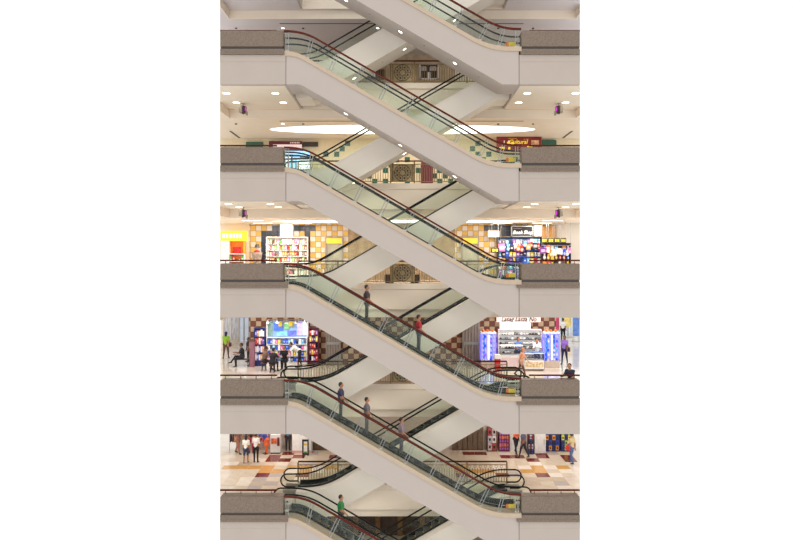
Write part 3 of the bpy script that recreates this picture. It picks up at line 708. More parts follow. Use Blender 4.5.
# ---- third gallery, right: toy and magazine shop
g, hw, h = sign(2, 511.5, 532.5, 226.3, 236.4, 11.3, M_blk, 'black shop sign with white script on the third gallery', frame=M_chrome, hang=True)
letters(g, 'Book Shop', .30, mat('white script', (250, 246, 246), .5, emit=.6), .03, .38*h, -.07, shear=.3, wide=.9); marks(g, [(-.85*hw+.1*hw*k, -.78*hw+.1*hw*k) for k in range(8)], .74*h, .82*h, -.062, mat('grey sign print', (120, 112, 116), .5))
g, hw, h = sign(2, 534.5, 541, 225.5, 236, 11.6, lit('white lit sign', (255, 250, 245), 1.6), 'glaring white lit panel right of the black script sign', thick=.2, hang=True)
sign(2, 541.5, 556, 226.3, 240, 11.8, mat('orange wall board', (206, 148, 80), .6), 'plain orange brown board right of the white lit panel', name='wall_panel', cat='panel')
g, hw, h = sign(2, 488, 499, 230.5, 237, 11.6, mat('pink lit panel', (236, 206, 196), .5, emit=.4), 'pale pink lit panel left of the black script sign', hang=True)
for k in range(4):
    g, hw, h = sign(2, 541.5+6.3*k, 547.2+6.3*k, 238, 243, 10.3, M_blk, 'small black tag with yellow print over the toy shop, number %s from the left' % ('one', 'two', 'three', 'four')[k], thick=.05, name='price_tag', cat='tag', hang=True)
    marks(g, [(-.7*hw, -.25*hw), (-.1*hw, .2*hw), (.35*hw, .75*hw)], .2*h, .8*h, -.025, mat('yellow tag print', (240, 220, 60), .5, emit=.3))
g, hw, h = sign(2, 491, 499, 248, 252.5, 10.3, M_blk, 'small black tag with yellow print left of the toy shelves', thick=.05, name='price_tag', cat='tag', hang=True); marks(g, [(-.7*hw, -.1*hw), (.1*hw, .7*hw)], .2*h, .8*h, -.025, mat('yellow tag print', (240, 220, 60), .5, emit=.3))
zs, a, b, hg = shelf_unit(2, (PX(497, 11.2), PX(541, 11.2), PZ(237, 11.2)-FZ(2), .3), 11.2, 6, 'deep dark shelves of bright books and boxes under the black script sign', M_blk, mat('blue shelf back', (96, 140, 200), .5), dep=.5, mshelf=M_bluep)
stock(zs, a, b, 11.02, hg, 12, ['packet', 'book', 'pouch', 'toy'], [BLU, CYA, WHT, BLK, PNK, YEL, WHT, CYA, RED, NAVY, PUR], 'under black script sign', 'goods', 'goods under the black script sign')
zs, a, b, hg = shelf_unit(2, (PX(541, 10.6), PX(570, 10.6), PZ(243, 10.6)-FZ(2), .3), 10.6, 4, 'low dark rack of soft toys at the right of the third gallery', M_blk, mat('mauve shelf back', (150, 110, 150), .5), dep=.5)
stock(zs, a, b, 10.42, hg, 7, ['toy', 'toy', 'pouch', 'packet'], [ORG, PNK, BLU, BLK, YEL, WHT, PUR, RED, BRN], 'dark toy rack', 'toy', 'toys on the low rack')
for nm, px0, px1, py, d, n in (('right rod of toys beside the orange brown board', 541.5, 571, 245.5, 10.15, 11), ('rod of toys below the black script sign', 500, 540, 240, 10.7, 12)):
    zt = PZ(py, d); g = empty('display_rod', (PX((px0+px1)/2, d), d, zt), 'thin steel ' + nm, 'rod'); hw = (px1-px0)/2/sc(d)
    MB().tube([(-hw, 0, 0), (hw, 0, 0)], .015, 6).build('bar', M_chrome, g)
    for s_ in (-.96, .96): MB().tube([(s_*hw, 0, 0), (s_*hw, 0, FZ(1)+ZD-zt)], .01, 5).build('hanger', M_chrome, g)
    for k in range(n):
        sh = BR.choice(['toy', 'toy', 'pouch', 'packet']); rgb = BR.choice([WHT, PNK, BLU, YEL, BLK, ORG, CYA, RED, PUR, WHT]); q = BR.uniform(.30, .46); x = PX(px0, d)+2*hw*(k+.5)/n; drop = BR.uniform(.04, .3)
        r = empty('hanging_' + ('toy' if sh == 'toy' else 'pack'), (x, d, zt-drop-q), f'{CN[rgb]} {sh} hanging {ORD[k]} from left on the {nm.split(" of toys")[0]} {"by the board" if n == 11 else "under the script sign"}', 'toy' if sh == 'toy' else 'goods', 'hanging toys')
        inst('body', item_mesh(sh, rgb), (0, 0, 0), r, scale=(q*.82, q*.5, q)); MB().tube([(0, 0, q*.98), (0, 0, q+drop-.012)], .006, 5).build('cord', M_blk, r)
# ---- fourth gallery, left: book shop
zs, a, b, hg = shelf_unit(3, (PX(254.5, 11.5), PX(265.5, 11.5), PZ(327.5, 11.5)-FZ(3), .35), 11.5, 4, 'narrow navy shelf left of the blue book shop', mat('navy laminate', (30, 36, 96), .5), mat('blue back', (50, 70, 170), .5))
stock(zs, a, b, 11.42, hg, 5, ['book', 'packet'], [WHT, RED, WHT, ORG, BLU], 'narrow navy shelf', 'goods', 'goods on the narrow navy shelf')
zs, a, b, hg = shelf_unit(3, (PX(267, 11.6), PX(307.5, 11.6), PZ(337, 11.6)-FZ(3), .25), 11.6, 4, 'wide white shelves of blue and white goods in the book shop', M_shopw, mat('pale blue back', (150, 180, 226), .5))
stock(zs, a, b, 11.5, hg, 15, ['book', 'packet', 'bottle', 'pouch'], [BLU, WHT, CYA, NAVY, WHT, BLU, PNK, YEL], 'book shop shelves', 'goods', 'goods in the book shop')
g = empty('shop_header', (PX(287.3, 11.65), 11.65, PZ(336.8, 11.65)), 'white framed header of blue picture panels and lamps over the book shop', 'shop header'); hw = 20.3/sc(11.65); zt = PZ(321, 11.65)-PZ(336.8, 11.65)
MB().box(-hw, hw, .05, .15, 0, zt).build('back_board', mat('sky blue board', (140, 176, 226), .5), g)
for k, (x0, x1, z0, z1, c) in enumerate([(-.96,-.72,.05,.95,(120,150,140)), (-.68,-.2,.38,.86,(70,110,214)), (-.16,.1,.5,.9,(120,180,120)), (-.5,.0,.05,.34,(130,196,236)), (.04,.44,.05,.4,(96,110,220)), (.48,.72,.1,.9,(200,170,226)), (.75,.96,.1,.9,(220,225,235))]):
    MB().bevbox(x0*hw, x1*hw, 0, .05, z0*zt, z1*zt, .01).build('picture_panel', mat('shop picture %d' % k, c, .5, var=.35, scale=4, emit=.25), g)
for x0 in (-.44, .08): MB().bevbox(x0*hw, (x0+.2)*hw, -.05, .0, .66*zt, .98*zt, .02).build('yellow_plaque', M_yellow, g)
for s_ in (-1, 1): MB().box(s_*hw-.04, s_*hw+.04, -.05, .15, 0, zt).build('frame_post', M_shopw, g)
MB().tube([(-hw, -.35, zt+.12), (hw, -.35, zt+.12)], .025, 6).build('lamp_rail', M_bronze, g)
for k in range(5):
    x = (-.9+.45*k)*hw; lp = MB().lathe([(.13, 0), (.10, .08), (.05, .18), (.03, .2)], (x, -.35, zt-.08), 10).build('spot_lamp', M_chrome, g)
    MB().lathe([(.11, -.01), (.11, .005)], (x, -.35, zt-.08), 10).build('bulb', lit('white lamp face', (255, 250, 240), 5), lp)
zs, a, b, hg = shelf_unit(3, (PX(308.8, 11.5), PX(318.8, 11.5), PZ(327.5, 11.5)-FZ(3), .3), 11.5, 5, 'maroon and navy magazine rack right of the book shop', mat('maroon laminate', (88, 24, 48), .5), mat('navy laminate', (30, 36, 96), .5))
stock(zs, a, b, 11.42, hg, 4, ['book', 'packet'], [WHT, YEL, NAVY, PUR, RED, (150,60,80)], 'maroon magazine rack', 'magazine', 'magazines on the maroon rack')
CN[(150,60,80)] = 'dusky red'
for px0, px1, lab, l in ((325.5, 341, 'grey folding shutter right of the magazine rack', 3), (462, 480, 'grey folding shutter left of the blue lit display towers', 3), (452, 483, 'brown wooden shop door left of the media racks on the lowest gallery', 4), (312, 330, 'brown wooden shop front right of the white kiosk on the lowest gallery', 4)):
    d = 11.85; g = empty('folding_shutter' if l == 3 else 'shop_door', (PX((px0+px1)/2, d), d, FZ(l)), lab, 'shutter' if l == 3 else 'door'); hw = (px1-px0)/2/sc(d); mm = M_grey if l == 3 else mat('brown shop door', (104, 84, 66), .5, var=.2)
    n = 6
    for k in range(n): MB().bevbox(-hw+2*hw*k/n+.01, -hw+2*hw*(k+1)/n-.01, -.03-.03*(k % 2), .06, .05, 2.75, .02).build('leaf', mm, g)
    MB().box(-hw, hw, -.08, .1, 2.75, 2.85).build('track', M_wood, g); MB().box(-hw, hw, -.07, .08, 0, .05).build('sill', M_wood, g)
    MB().box(-hw*.8, hw*.8, -.075, -.055, 1.25, 1.4).build('lock_bar', M_chrome, g)
g = empty('pillar_post', (PX(252.3, 11.2), 11.2, FZ(3)), 'short mauve post beside the seated man on the fourth gallery', 'post')
MB().bevbox(-.15, .15, -.15, .15, 0, 1.55, .03).build('shaft', mat('mauve post', (140, 92, 104), .5, var=.15, scale=8), g); MB().bevbox(-.18, .18, -.18, .18, 1.55, 1.62, .02).build('cap', M_wood, g)
g = empty('bench', (PX(242.2, 11.3), 11.3, FZ(3)), 'small dark bench under the seated man beside the mauve post', 'bench')
MB().bevbox(-.45, .45, -.2, .2, .40, .46, .02).build('seat', M_wood, g)
for x in (-.38, .38):
    for y in (-.15, .15): MB().tube([(x, y, 0), (x, y, .4)], .025, 6).build('leg', M_blk, g)
# ---- fourth gallery, right: brightly lit white shop, counters and blue towers
g, hw, h = sign(3, 496.5, 540.5, 314, 322, 11.5, mat('pink sign board', (232, 200, 188), .5, emit=.35), 'pink shop sign with black cursive letters over the white lit shop')
letters(g, 'Lasag Lasza No', .40, M_blk, 0, .34*h, -.07, shear=.3, wide=.86)
zs, a, b, hg = shelf_unit(3, (PX(498, 11.65), PX(541, 11.65), PZ(329, 11.65)-FZ(3), .5), 11.65, 6, 'white lit wall shelves with dark edges under the pink sign', M_shopw, lit('white lit back', (250, 246, 242), .25), mshelf=M_blk)
stock(zs, a, b, 11.55, hg*.6, 14, ['bottle', 'packet'], [WHT, BLK, WHT, (90,70,60), WHT], 'white lit wall shelves', 'goods', 'goods on the white lit shelves'); CN[(90,70,60)] = 'dark brown'
g, hw, h = sign(3, 500, 530, 322.5, 329, 11.4, lit('white lit header', (255, 253, 250), 1.0), 'white lit header panel below the pink sign', thick=.25); marks(g, [(-.6*hw+.2*hw*k, -.5*hw+.2*hw*k) for k in range(6)], .35*h, .55*h, -.125, mat('faint print', (214, 206, 204), .5))
def tower(px, lab):
    d = 10.9; g = empty('display_tower', (PX(px, d), d, FZ(3)), lab, 'display'); hw = 7.6/sc(d); zt = PZ(333, d)-FZ(3)
    MB().bevbox(-hw, hw, -.3, .3, 0, .42, .02).build('plinth', mat('beige plinth', (206, 184, 166), .5), g)
    MB().box(-hw, hw, .2, .3, .42, zt).build('back_panel', lit('violet lit back', (170, 160, 255), .7), g)
    for s_ in (-1, 1): MB().box(min(s_*hw, s_*(hw-.04)), max(s_*hw, s_*(hw-.04)), -.3, .2, .42, zt).build('side_glass', M_glass2, g)
    MB().bevbox(-hw, hw, -.32, .3, zt, zt+.08, .02).build('top_board', M_shopw, g)
    for k in range(1, 6): MB().box(-hw+.05, hw-.05, -.28, .19, .42+(zt-.42)*k/6-.02, .42+(zt-.42)*k/6).build('shelf', M_glass2, g)
    MB().box(-.035, .035, -.31, -.26, .5, zt-.1).build('light_tube', lit('cold tube light', (190, 215, 255), 3.5), g)
    for x in (-.22, .22): MB().box(x-.05, x+.05, .15, .2, .45, zt-.1).build('blue_strip', lit('blue tube light', (40, 80, 255), 2.0), g)
    for x in (-.3, -.05, .25): MB().ball((x, -.1, zt+.16), .09, .09, .08, seg=8).build('gold_ornament', M_orange, g)
    for k in range(6):
        for q in range(5):
            if q == 2: continue
            sh = 'bottle'; rgb = BR.choice([BLU, WHT, WHT, PNK, CYA]); o = inst('bottle', item_mesh(sh, rgb), (g.location.x-hw+.12+(2*hw-.24)*q/4, d-.05, FZ(3)+.421+(zt-.42)*k/6), scale=(.13, .13, (zt-.42)/6*.62))
            tag(o, f'{CN[rgb]} flask, place {ORD[q]} on {ORD[5-k]} shelf down, {lab.split(",")[0].split(" at ")[0].split(" of ")[-1]} tower, {"left" if px < 500 else "right"}', 'goods', 'flasks in the lit towers')
tower(488, 'blue lit glass display tower left of the white counters'); tower(551, 'blue lit glass display tower right of the white counters')
def counter(px0, px1, d, zt, lab, front):
    g = empty('shop_counter', (PX((px0+px1)/2, d), d, FZ(3)), lab, 'counter'); hw = (px1-px0)/2/sc(d)
    MB().bevbox(-hw, hw, -.3, .3, .08, zt*.62, .02).build('cabinet', M_shopw, g); MB().box(-hw+.03, hw-.03, -.27, .27, 0, .08).build('kick_board', M_wood, g)
    MB().box(-hw+.05, hw-.05, -.31, -.3, .2, zt*.5).build('front_panel', front, g)
    MB().box(-hw, hw, -.3, -.29, zt*.62, zt).build('front_glass', M_glass2, g)
    for s_ in (-1, 1): MB().box(min(s_*hw, s_*(hw-.02)), max(s_*hw, s_*(hw-.02)), -.29, .3, zt*.62, zt).build('side_glass', M_glass2, g)
    MB().bevbox(-hw-.02, hw+.02, -.32, .32, zt, zt+.03, .01).build('worktop', M_shopw, g)
    return g
counter(500, 522, 10.4, 1.35, 'tall white counter at the left of the white lit shop', mat('pale pink panel', (228, 206, 206), .5))
counter(524, 543, 9.9, .98, 'low white counter with gold dotted front in the white lit shop', mat('gold dotted panel', (226, 196, 150), .5, var=.4, scale=9))
for k in range(5):
    o = inst('tray', MB().lathe([(.2, 0), (.24, .05), (.23, .06), (.19, .015)], sides=10, sy=.7).mesh('tray', mat('steel blue tray', (120, 150, 210), .3, metal=.4)), (PX(527+3.4*k, 9.9), 9.85, FZ(3)+1.011)); tag(o, 'steel blue tray on the low white counter, %s from left' % ORD[k], 'tray', 'trays on the low counter')
g = empty('cash_desk', (PX(497.5, 9.6), 9.6, FZ(3)), 'small red and white box desk behind the far railing', 'desk')
MB().bevbox(-.16, .16, -.16, .16, 0, .7, .02).build('body', mat('bright red panel', (196, 30, 36), .5), g); MB().bevbox(-.18, .18, -.18, .18, .7, .95, .02).build('upper_box', M_shopw, g)
for px0, px1, py0, py1, d, c, lab in ((564, 571, 317, 327, 27, (236, 206, 120), 'yellow poster on the far corridor wall at right'), (573, 579, 314, 336, 24, (90, 130, 200), 'blue poster at the right edge of the fourth gallery'), (555.5, 559, 314, 330, 14, (226, 70, 120), 'narrow pink poster by the right corridor')):
    g = empty('poster_stand', (PX((px0+px1)/2, d), d, FZ(3)), lab, 'poster'); hw = (px1-px0)/2/sc(d); z0, z1 = PZ(py1, d)-FZ(3), PZ(py0, d)-FZ(3)
    MB().box(-hw, hw, -.03, .03, z0, z1).build('sheet', mat('poster %d %d %d' % c, c, .6, var=.35, scale=3), g)
    for s_ in (-1, 1): MB().tube([(s_*hw, 0, 0), (s_*hw, 0, z1)], .03, 6).build('leg', M_chrome, g)
    MB().bevbox(-hw-.1, hw+.1, -.2, .2, 0, .04, .01).build('foot', M_chrome, g)
M_corr = mat('pale corridor wall', (222, 220, 222), .5)
struct(MB().prism_z([(PX(249, YB), YB+.2), (PX(249, YB)-1.6, 26), (PX(249, YB)-1.4, 26), (PX(249, YB)+.2, YB+.2)], 0, H+ZD).build('wall_corridor_left', M_corr, loc=(0, 0, FZ(3))))
for sd, px0, px1, py0, py1, d in (('left', 229, 249, 312, 344, 24.4), ('right', 557, 579.5, 312, 338, 28.5)):
    g = empty('glazed_shop_front', (PX((px0+px1)/2, d), d, FZ(3)), f'pale glazed shop front at the end of the {sd} corridor of the fourth gallery', 'shop front'); hw = (px1-px0)/2/sc(d); zt = PZ(py0, d)-FZ(3)
    MB().box(-hw, hw, .1, .2, 0, zt).build('back_panel', mat('pale blue interior glow', (226, 232, 246), .6, var=.08, scale=1.5, emit=.35), g)  # panel is no lamp: slight glow added to its colour to lighten the corridor end
    for k in range(4): MB().box(-hw+2*hw*k/4+.04, -hw+2*hw*(k+1)/4-.04, 0, .015, .1, zt-.5).build('pane', M_glass2, g)
    for k in range(5): x = -hw+2*hw*k/4; MB().box(x-.04, x+.04, -.03, .1, 0, zt-.46).build('mullion', M_chrome, g)
    MB().bevbox(-hw, hw, -.1, .1, zt-.46, zt, .02).build('sign_board', mat('grey blue sign board', (186, 200, 222), .5, var=.15), g)
g = empty('side_shop_front', (XL(19)+.14, 19, FZ(3)), 'narrow cream shop front at the left picture edge of the fourth gallery', 'shop front')
MB().box(-.1, .05, 0, 5, 0, 3.3).build('wall', M_cream_wall, g); MB().box(.05, .1, .4, 2.2, .4, 2.6).build('display_window', mat('shaded display', (206, 204, 206), .3, var=.3, scale=2), g); MB().box(.05, .1, 2.6, 4.6, .4, 2.6).build('display_window', mat('shaded display', (206, 204, 206), .3, var=.3, scale=2), g)
for k, x in enumerate((389.5, 415)):
    d = 6.2; g = empty('planter_box', (PX(x, d), d, FZ(2)), 'dark square planter behind the third far railing, %s of the rosette' % ('left', 'right')[k], 'planter')
    MB().bevbox(-.26, .26, -.2, .2, .04, .45, .03).build('box', mat('dark planter', (30, 24, 26), .4), g); MB().box(-.22, .22, -.16, .16, 0, .04).build('foot', M_blk, g); MB().box(-.22, .22, -.16, .16, .45, .46).build('soil', M_wood, g)
# ---- lowest gallery, left: white kiosk and stands
g = empty('white_kiosk', (PX(302.5, 11.4), 11.4, FZ(4)), 'rounded white kiosk on the lowest gallery beside a black stand', 'kiosk'); hw = 9.5/sc(11.4)
pts = [(-hw, 0), (hw, 0), (hw, 1.05), (hw*.9, 1.22), (hw*.7, 1.33), (-hw, 1.33)]
MB().prism_y(pts, -.35, .35).build('body', M_shopw, g); MB().box(-hw, hw*.95, -.37, -.35, 0, .18).build('base_strip', mat('dusty pink strip', (206, 160, 150), .5), g)
for x in (-.6, -.05, .3): MB().ball((x*hw, -.1, 1.38), .07, .06, .06, seg=8).build('knob', M_orange if x else M_wood, g)
g = empty('menu_stand', (PX(305.5, 10.6), 10.6, FZ(4)), 'black framed stand with yellow and green print before the white kiosk', 'stand'); hw = 2.6/sc(10.6)
for s_ in (-1, 1): MB().box(s_*hw-.04, s_*hw+.04, -.04, .04, 0, .95).build('upright', M_blk, g)
for z in (.1, .9): MB().box(-hw+.04, hw-.04, -.04, .04, z-.05, z+.05).build('rail', M_blk, g)
MB().box(-hw+.04, hw-.04, -.01, .01, .15, .85).build('sheet', M_shopw, g); MB().box(-hw+.06, hw-.06, -.02, -.01, .6, .7).build('print', M_yellow, g); MB().box(-hw+.06, hw-.06, -.02, -.01, .15, .24).build('print', mat('green print', (70, 140, 60), .5), g)
g = empty('low_display', (PX(276, 11.2), 11.2, FZ(4)), 'grey white display box with red and orange picture', 'display'); hw = 5.2/sc(11.2)
MB().bevbox(-hw, hw, -.3, .3, .1, 1.2, .04).build('cabinet', mat('pale grey laminate', (214, 208, 204), .5), g); MB().box(-hw+.05, hw-.05, -.25, .25, 0, .1).build('kick_board', M_blk, g)
MB().bevbox(-hw*.75, hw*.3, -.33, -.3, .62, .95, .02).build('picture', mat('red picture', (220, 100, 60), .5, var=.6, scale=5), g); MB().bevbox(hw*.4, hw*.85, -.33, -.3, .5, 1.0, .02).build('dark_niche', mat('red black niche', (90, 30, 24), .5, var=.5, scale=5), g)
for k, (px, c, lab) in enumerate(((234.5, (90, 60, 50), 'brown'), (250, (40, 30, 34), 'black'), (264, (226, 110, 130), 'pink'))):
    g = empty('clothes_rack', (PX(px, 11.7), 11.7, FZ(4)), f'{lab} garments on a rack behind the people on the lowest gallery', 'clothes rack')
    for s_ in (-1, 1): MB().tube([(s_*.3, 0, 0), (s_*.3, 0, 1.5)], .02, 6).build('upright', M_chrome, g)
    MB().tube([(-.3, 0, 1.5), (.3, 0, 1.5)], .02, 6).build('rail', M_chrome, g)
    for q in range(4):
        x = -.22+.15*q; MB().prism_x([(-.16, .55), (.16, .55), (.12, 1.3), (.03, 1.46), (-.03, 1.46), (-.12, 1.3)], x-.04, x+.04).build('garment', mat(f'{lab} cloth {q}', tuple(min(255, int(v*(.7+.2*q))) for v in c), .8, var=.2, scale=10), g)
# ---- lowest gallery, right: media racks, patterned wall, freezer, navy shop
def media(px, w, lab, cols, rws, pal, mfr, zt=1.45, d=11.6, rim=None):
    g = empty('media_rack', (PX(px, d), d, FZ(4)), lab, 'rack'); hw = w/2/sc(d)
    MB().bevbox(-hw, hw, -.1, .2, 0, zt, .02).build('carcass', mfr, g)
    for r in range(rws):
        for c in range(cols):
            x0 = -hw+.04+(2*hw-.08)*c/cols; x1 = -hw+.04+(2*hw-.08)*(c+1)/cols-.03; z0 = .08+(zt-.1)*r/rws; z1 = .08+(zt-.1)*(r+1)/rws-.03
            p = MB().bevbox(x0, x1, -.14, -.1, z0, z1, .01).build('panel', mat('media %d %d %d' % pal[(r*3+c*2) % len(pal)], pal[(r*3+c*2) % len(pal)], .4, var=.4, scale=8), g)
            MB().bevbox(x0+(x1-x0)*.25, x1-(x1-x0)*.25, -.16, -.14, z0+(z1-z0)*.3, z1-(z1-z0)*.3, .01).build('inset', rim or M_blk, p)
media(492, 10, 'rack of pale panels with black openings on the lowest gallery', 2, 3, [(190, 170, 170), (210, 200, 200), (160, 60, 60), (190, 180, 190)], M_wood)
media(504, 11, 'purple and orange patterned panel wall on the lowest gallery', 4, 6, [(150, 60, 120), (190, 90, 80), (120, 50, 140), (220, 120, 60)], M_maroon, rim=mat('lilac inset', (170, 120, 190), .5))
g = empty('white_doorway', (PX(515, 11.8), 11.8, FZ(4)), 'white panelled doorway behind the person in orange', 'doorway'); MB().bevbox(-.35, .35, -.05, .15, 0, 1.7, .02).build('leaf', M_shopw, g); MB().box(-.4, .4, -.04, .12, 1.7, 1.78).build('lintel', M_shopw, g); MB().ball((.27, -.09, .95), .04, seg=8).build('knob', M_chrome, g)
g = empty('white_freezer', (PX(539, 11.2), 11.2, FZ(4)), 'tall white freezer cabinet between shop racks on the lowest gallery', 'freezer'); MB().bevbox(-.35, .35, -.3, .3, .05, 1.3, .04).build('cabinet', M_shopw, g); MB().bevbox(-.32, .32, -.33, -.3, .1, 1.25, .02).build('door', mat('pale grey laminate', (214, 208, 204), .5), g); MB().box(.22, .26, -.37, -.33, .6, .9).build('handle', M_chrome, g); MB().box(-.3, .3, -.25, .25, 0, .05).build('base', M_blk, g)
media(530.8, 6.5, 'dark rack with red and blue packets left of the white freezer', 3, 4, [(60, 70, 150), (170, 50, 60), (50, 40, 60), (200, 200, 210)], M_blk, 1.25, 10.9)
media(552, 15, 'navy shop rack with orange and blue packs at right', 4, 4, [(28, 32, 90), (40, 60, 150), (216, 140, 50), (30, 30, 60)], mat('navy laminate', (30, 36, 96), .5), 1.35)
media(566, 11, 'navy rack with lime and yellow packs at far right', 3, 4, [(40, 40, 110), (150, 190, 60), (230, 210, 60), (60, 50, 120)], mat('navy laminate', (30, 36, 96), .5), 1.35)
# ---- far below: dim shop behind the lowest crossing escalators
g = empty('dim_shop_window', (PX(400, 11.8), 11.8, FZ(5)), 'dim brown shop window with ochre pillars below the lowest far gallery', 'window')
MB().box(-4.5, 4.5, 0, .1, 0, 3.3).build('back_panel', mat('dim brown panel', (70, 54, 44), .5, var=.4, scale=2), g)
for k in range(7): MB().bevbox(-4.2+1.35*k, -3.9+1.35*k, -.15, 0, 0, 3.3, .04).build('pillar', mat('ochre pillar', (120, 88, 50), .5, var=.3), g)
MB().box(-4.5, 4.5, -.12, 0, 3.0, 3.3).build('header', M_wood, g)

# ------------------------------------------------------------------ people
SKIN = [mat('skin light', (206, 160, 130), .6), mat('skin tan', (170, 118, 86), .6), mat('skin brown', (130, 86, 62), .6)]
M_hair = mat('dark hair', (28, 22, 20), .6); M_shoe = mat('dark shoe', (36, 30, 30), .5)
def cloth(rgb): return mat('cloth %d %d %d' % rgb, rgb, .85, var=.12, scale=9)
def cone(mb, a, b, ra, rb, seg=10):
    a, b = Vector(a), Vector(b); n = 4; ra *= 1.16; rb *= 1.16
    pts = [a.lerp(b, k/n) for k in range(n+1)]; mb.tube(pts, [ra+(rb-ra)*k/n for k in range(n+1)], seg); mb.ball(a, ra, seg=seg); mb.ball(b, rb, seg=seg)
def person(label, px=None, py=None, lv=None, loc=None, face=0, height=1.68, shirt=(200,200,200), trousers=(40,40,50), skin=1, hair=None, legs=((0,0),(0,0)), arms=((5,8,10),(5,8,10)),
           lean=0, pelvis=None, sleeve=.45, shorts=False, bag=None, hat=None, hair_long=False, skirt=False, head_tilt=0, group='people on the galleries'):
    """legs: (thigh forward, knee bend) for left, right; arms: (forward, outward, elbow bend); degrees; faces -y turned by `face`"""
    k = height/1.70
    if loc is None: d = depth_of(py, lv); loc = (PX(px, d), d, FZ(lv))
    P = {}; up = Vector((0, -math.sin(R(lean)), math.cos(R(lean))))
    pel = Vector((0, 0, 0)); P['pel'] = pel; P['waist'] = pel+up*.14; P['chest'] = pel+up*.34; P['neck'] = pel+up*.52
    hd = R(lean*.5+head_tilt); P['headc'] = P['neck']+Vector((0, -math.sin(hd)*.16-.01, math.cos(hd)*.16))
    bones = []
    lows = []
    for s_, nm, (t, b) in ((-1, 'L', legs[0]), (1, 'R', legs[1])):
        hip = pel+Vector((s_*.092, 0, -.04)); td = Vector((s_*.03, -math.sin(R(t)), -math.cos(R(t)))); kn = hip+td*.43
        sd = Vector((s_*.01, -math.sin(R(t-b)), -math.cos(R(t-b)))); an = kn+sd*.42; toe = an+Vector((s_*.02, -.16*math.cos(R(max(0, b-t))), -.055-.05*math.sin(R(max(0, b-t)))))
        P['hip'+nm], P['knee'+nm], P['ank'+nm], P['toe'+nm] = hip, kn, an, toe; lows.append(min(an.z-.07, toe.z-.03))
    sr = Vector((1, 0, 0))
    for s_, nm, (f, o_, e) in ((-1, 'L', arms[0]), (1, 'R', arms[1])):
        sh = P['neck']-up*.065+sr*s_*.175; f += lean*.6
        ud = Vector((s_*math.sin(R(o_)), -math.sin(R(f))*math.cos(R(o_)), -math.cos(R(f))*math.cos(R(o_)))); el = sh+ud*.29
        fd = Vector((s_*math.sin(R(o_*.4))*.6, -math.sin(R(f+e)), -math.cos(R(f+e)))).normalized(); wr = el+fd*.25
        P['sh'+nm], P['el'+nm], P['wr'+nm], P['hand'+nm] = sh, el, wr, wr+fd*.085; P['fd'+nm] = fd
    # base mesh -> one continuous skin
    mb = MB()
    cone(mb, P['hipL'], P['hipR'], .115, .115); cone(mb, pel, P['waist'], .135, .125); cone(mb, P['waist'], P['chest'], .125, .145)
    cone(mb, P['chest']+Vector((-.06, 0, 0)), P['chest']+Vector((.06, 0, 0)), .135, .135); cone(mb, P['shL'], P['shR'], .07, .07); cone(mb, P['chest'], P['neck']-up*.05, .14, .09)
    cone(mb, P['neck']-up*.06, P['headc'], .055, .055); h = P['headc']
    mb.ball(h+Vector((0, 0, .025)),   .086, .104, .122, seg=14, rings=10); mb.ball(h+Vector((0, -.035, -.05)), .055, .06, .06, seg=10)
    mb.ball(h+Vector((0, -.11, -.005)), .014, .022, .022, seg=8)
    for s_ in (-1, 1): mb.ball(h+Vector((s_*.088, .01, 0)), .014, .022, .034, seg=8)
    for nm in 'LR':
        cone(mb, P['hip'+nm], P['knee'+nm], .088, .058); cone(mb, P['knee'+nm], P['ank'+nm], .056, .038); cone(mb, P['ank'+nm]+Vector((0, .02, -.03)), P['toe'+nm], .042, .034)
        cone(mb, P['sh'+nm], P['el'+nm], .052, .04); cone(mb, P['el'+nm], P['wr'+nm], .04, .026); cone(mb, P['wr'+nm], P['hand'+nm], .028, .034)
    if skirt: mb.lathe([(.19, -.42), (.17, -.25), (.14, 0)], tuple(pel), 14)
    tmp = bpy.data.objects.new('tmp', mb.mesh('tmp', SKIN[0])); COL.objects.link(tmp)
    rm = tmp.modifiers.new('r', 'REMESH'); rm.mode = 'VOXEL'; rm.voxel_size = .02; sm = tmp.modifiers.new('s', 'SMOOTH'); sm.iterations = 1; sm.factor = .4
    me = bpy.data.meshes.new_from_object(tmp.evaluated_get(bpy.context.evaluated_depsgraph_get())); bpy.data.objects.remove(tmp)
    # colour regions by nearest bone
    segs = [('pel', 'waist', 1), ('waist', 'chest', 1), ('chest', 'neck', 1), ('shL', 'shR', 1), ('hipL', 'hipR', 2)]
    for nm in 'LR':
        segs += [('hip'+nm, 'knee'+nm, 2), ('knee'+nm, 'ank'+nm, 0 if shorts else 2), ('ank'+nm, 'toe'+nm, 3), ('sh'+nm, 'el'+nm, 4), ('el'+nm, 'wr'+nm, 5), ('wr'+nm, 'hand'+nm, 0)]
    S2 = [(P[a], P[b]-P[a], c) for a, b, c in segs] + [(P['neck']+up*.03, P['headc']-P['neck']+up*.09, 0)]
    S2 = [(a, v, v.length_squared, c) for a, v, c in S2]
    idx = []
    for p in me.polygons:
        c = p.center; best = 9; bi = 1
        for a, v, l2, m_ in S2:
            t = max(0., min(1., (c-a).dot(v)/l2)); q = (c-a-v*t).length
            if m_ == 4: q *= 1.1
            if q < best: best = q; bi = m_; bt = t
        if bi == 4: bi = 1 if bt < sleeve*2 else 0
        elif bi == 5: bi = 1 if sleeve > .5+bt*.45 else 0
        idx.append(bi)
    for m_ in (SKIN[skin], cloth(shirt), cloth(trousers), M_shoe): 
        me.materials.append(m_) if len(me.materials) < 5 else None
    while len(me.materials) > 4: me.materials.pop(index=0)
    me.polygons.foreach_set('material_index', idx); me.polygons.foreach_set('use_smooth', [True]*len(me.polygons))
    # fingers and thumbs rooted in the palm, joined to the same body
    fb = MB()
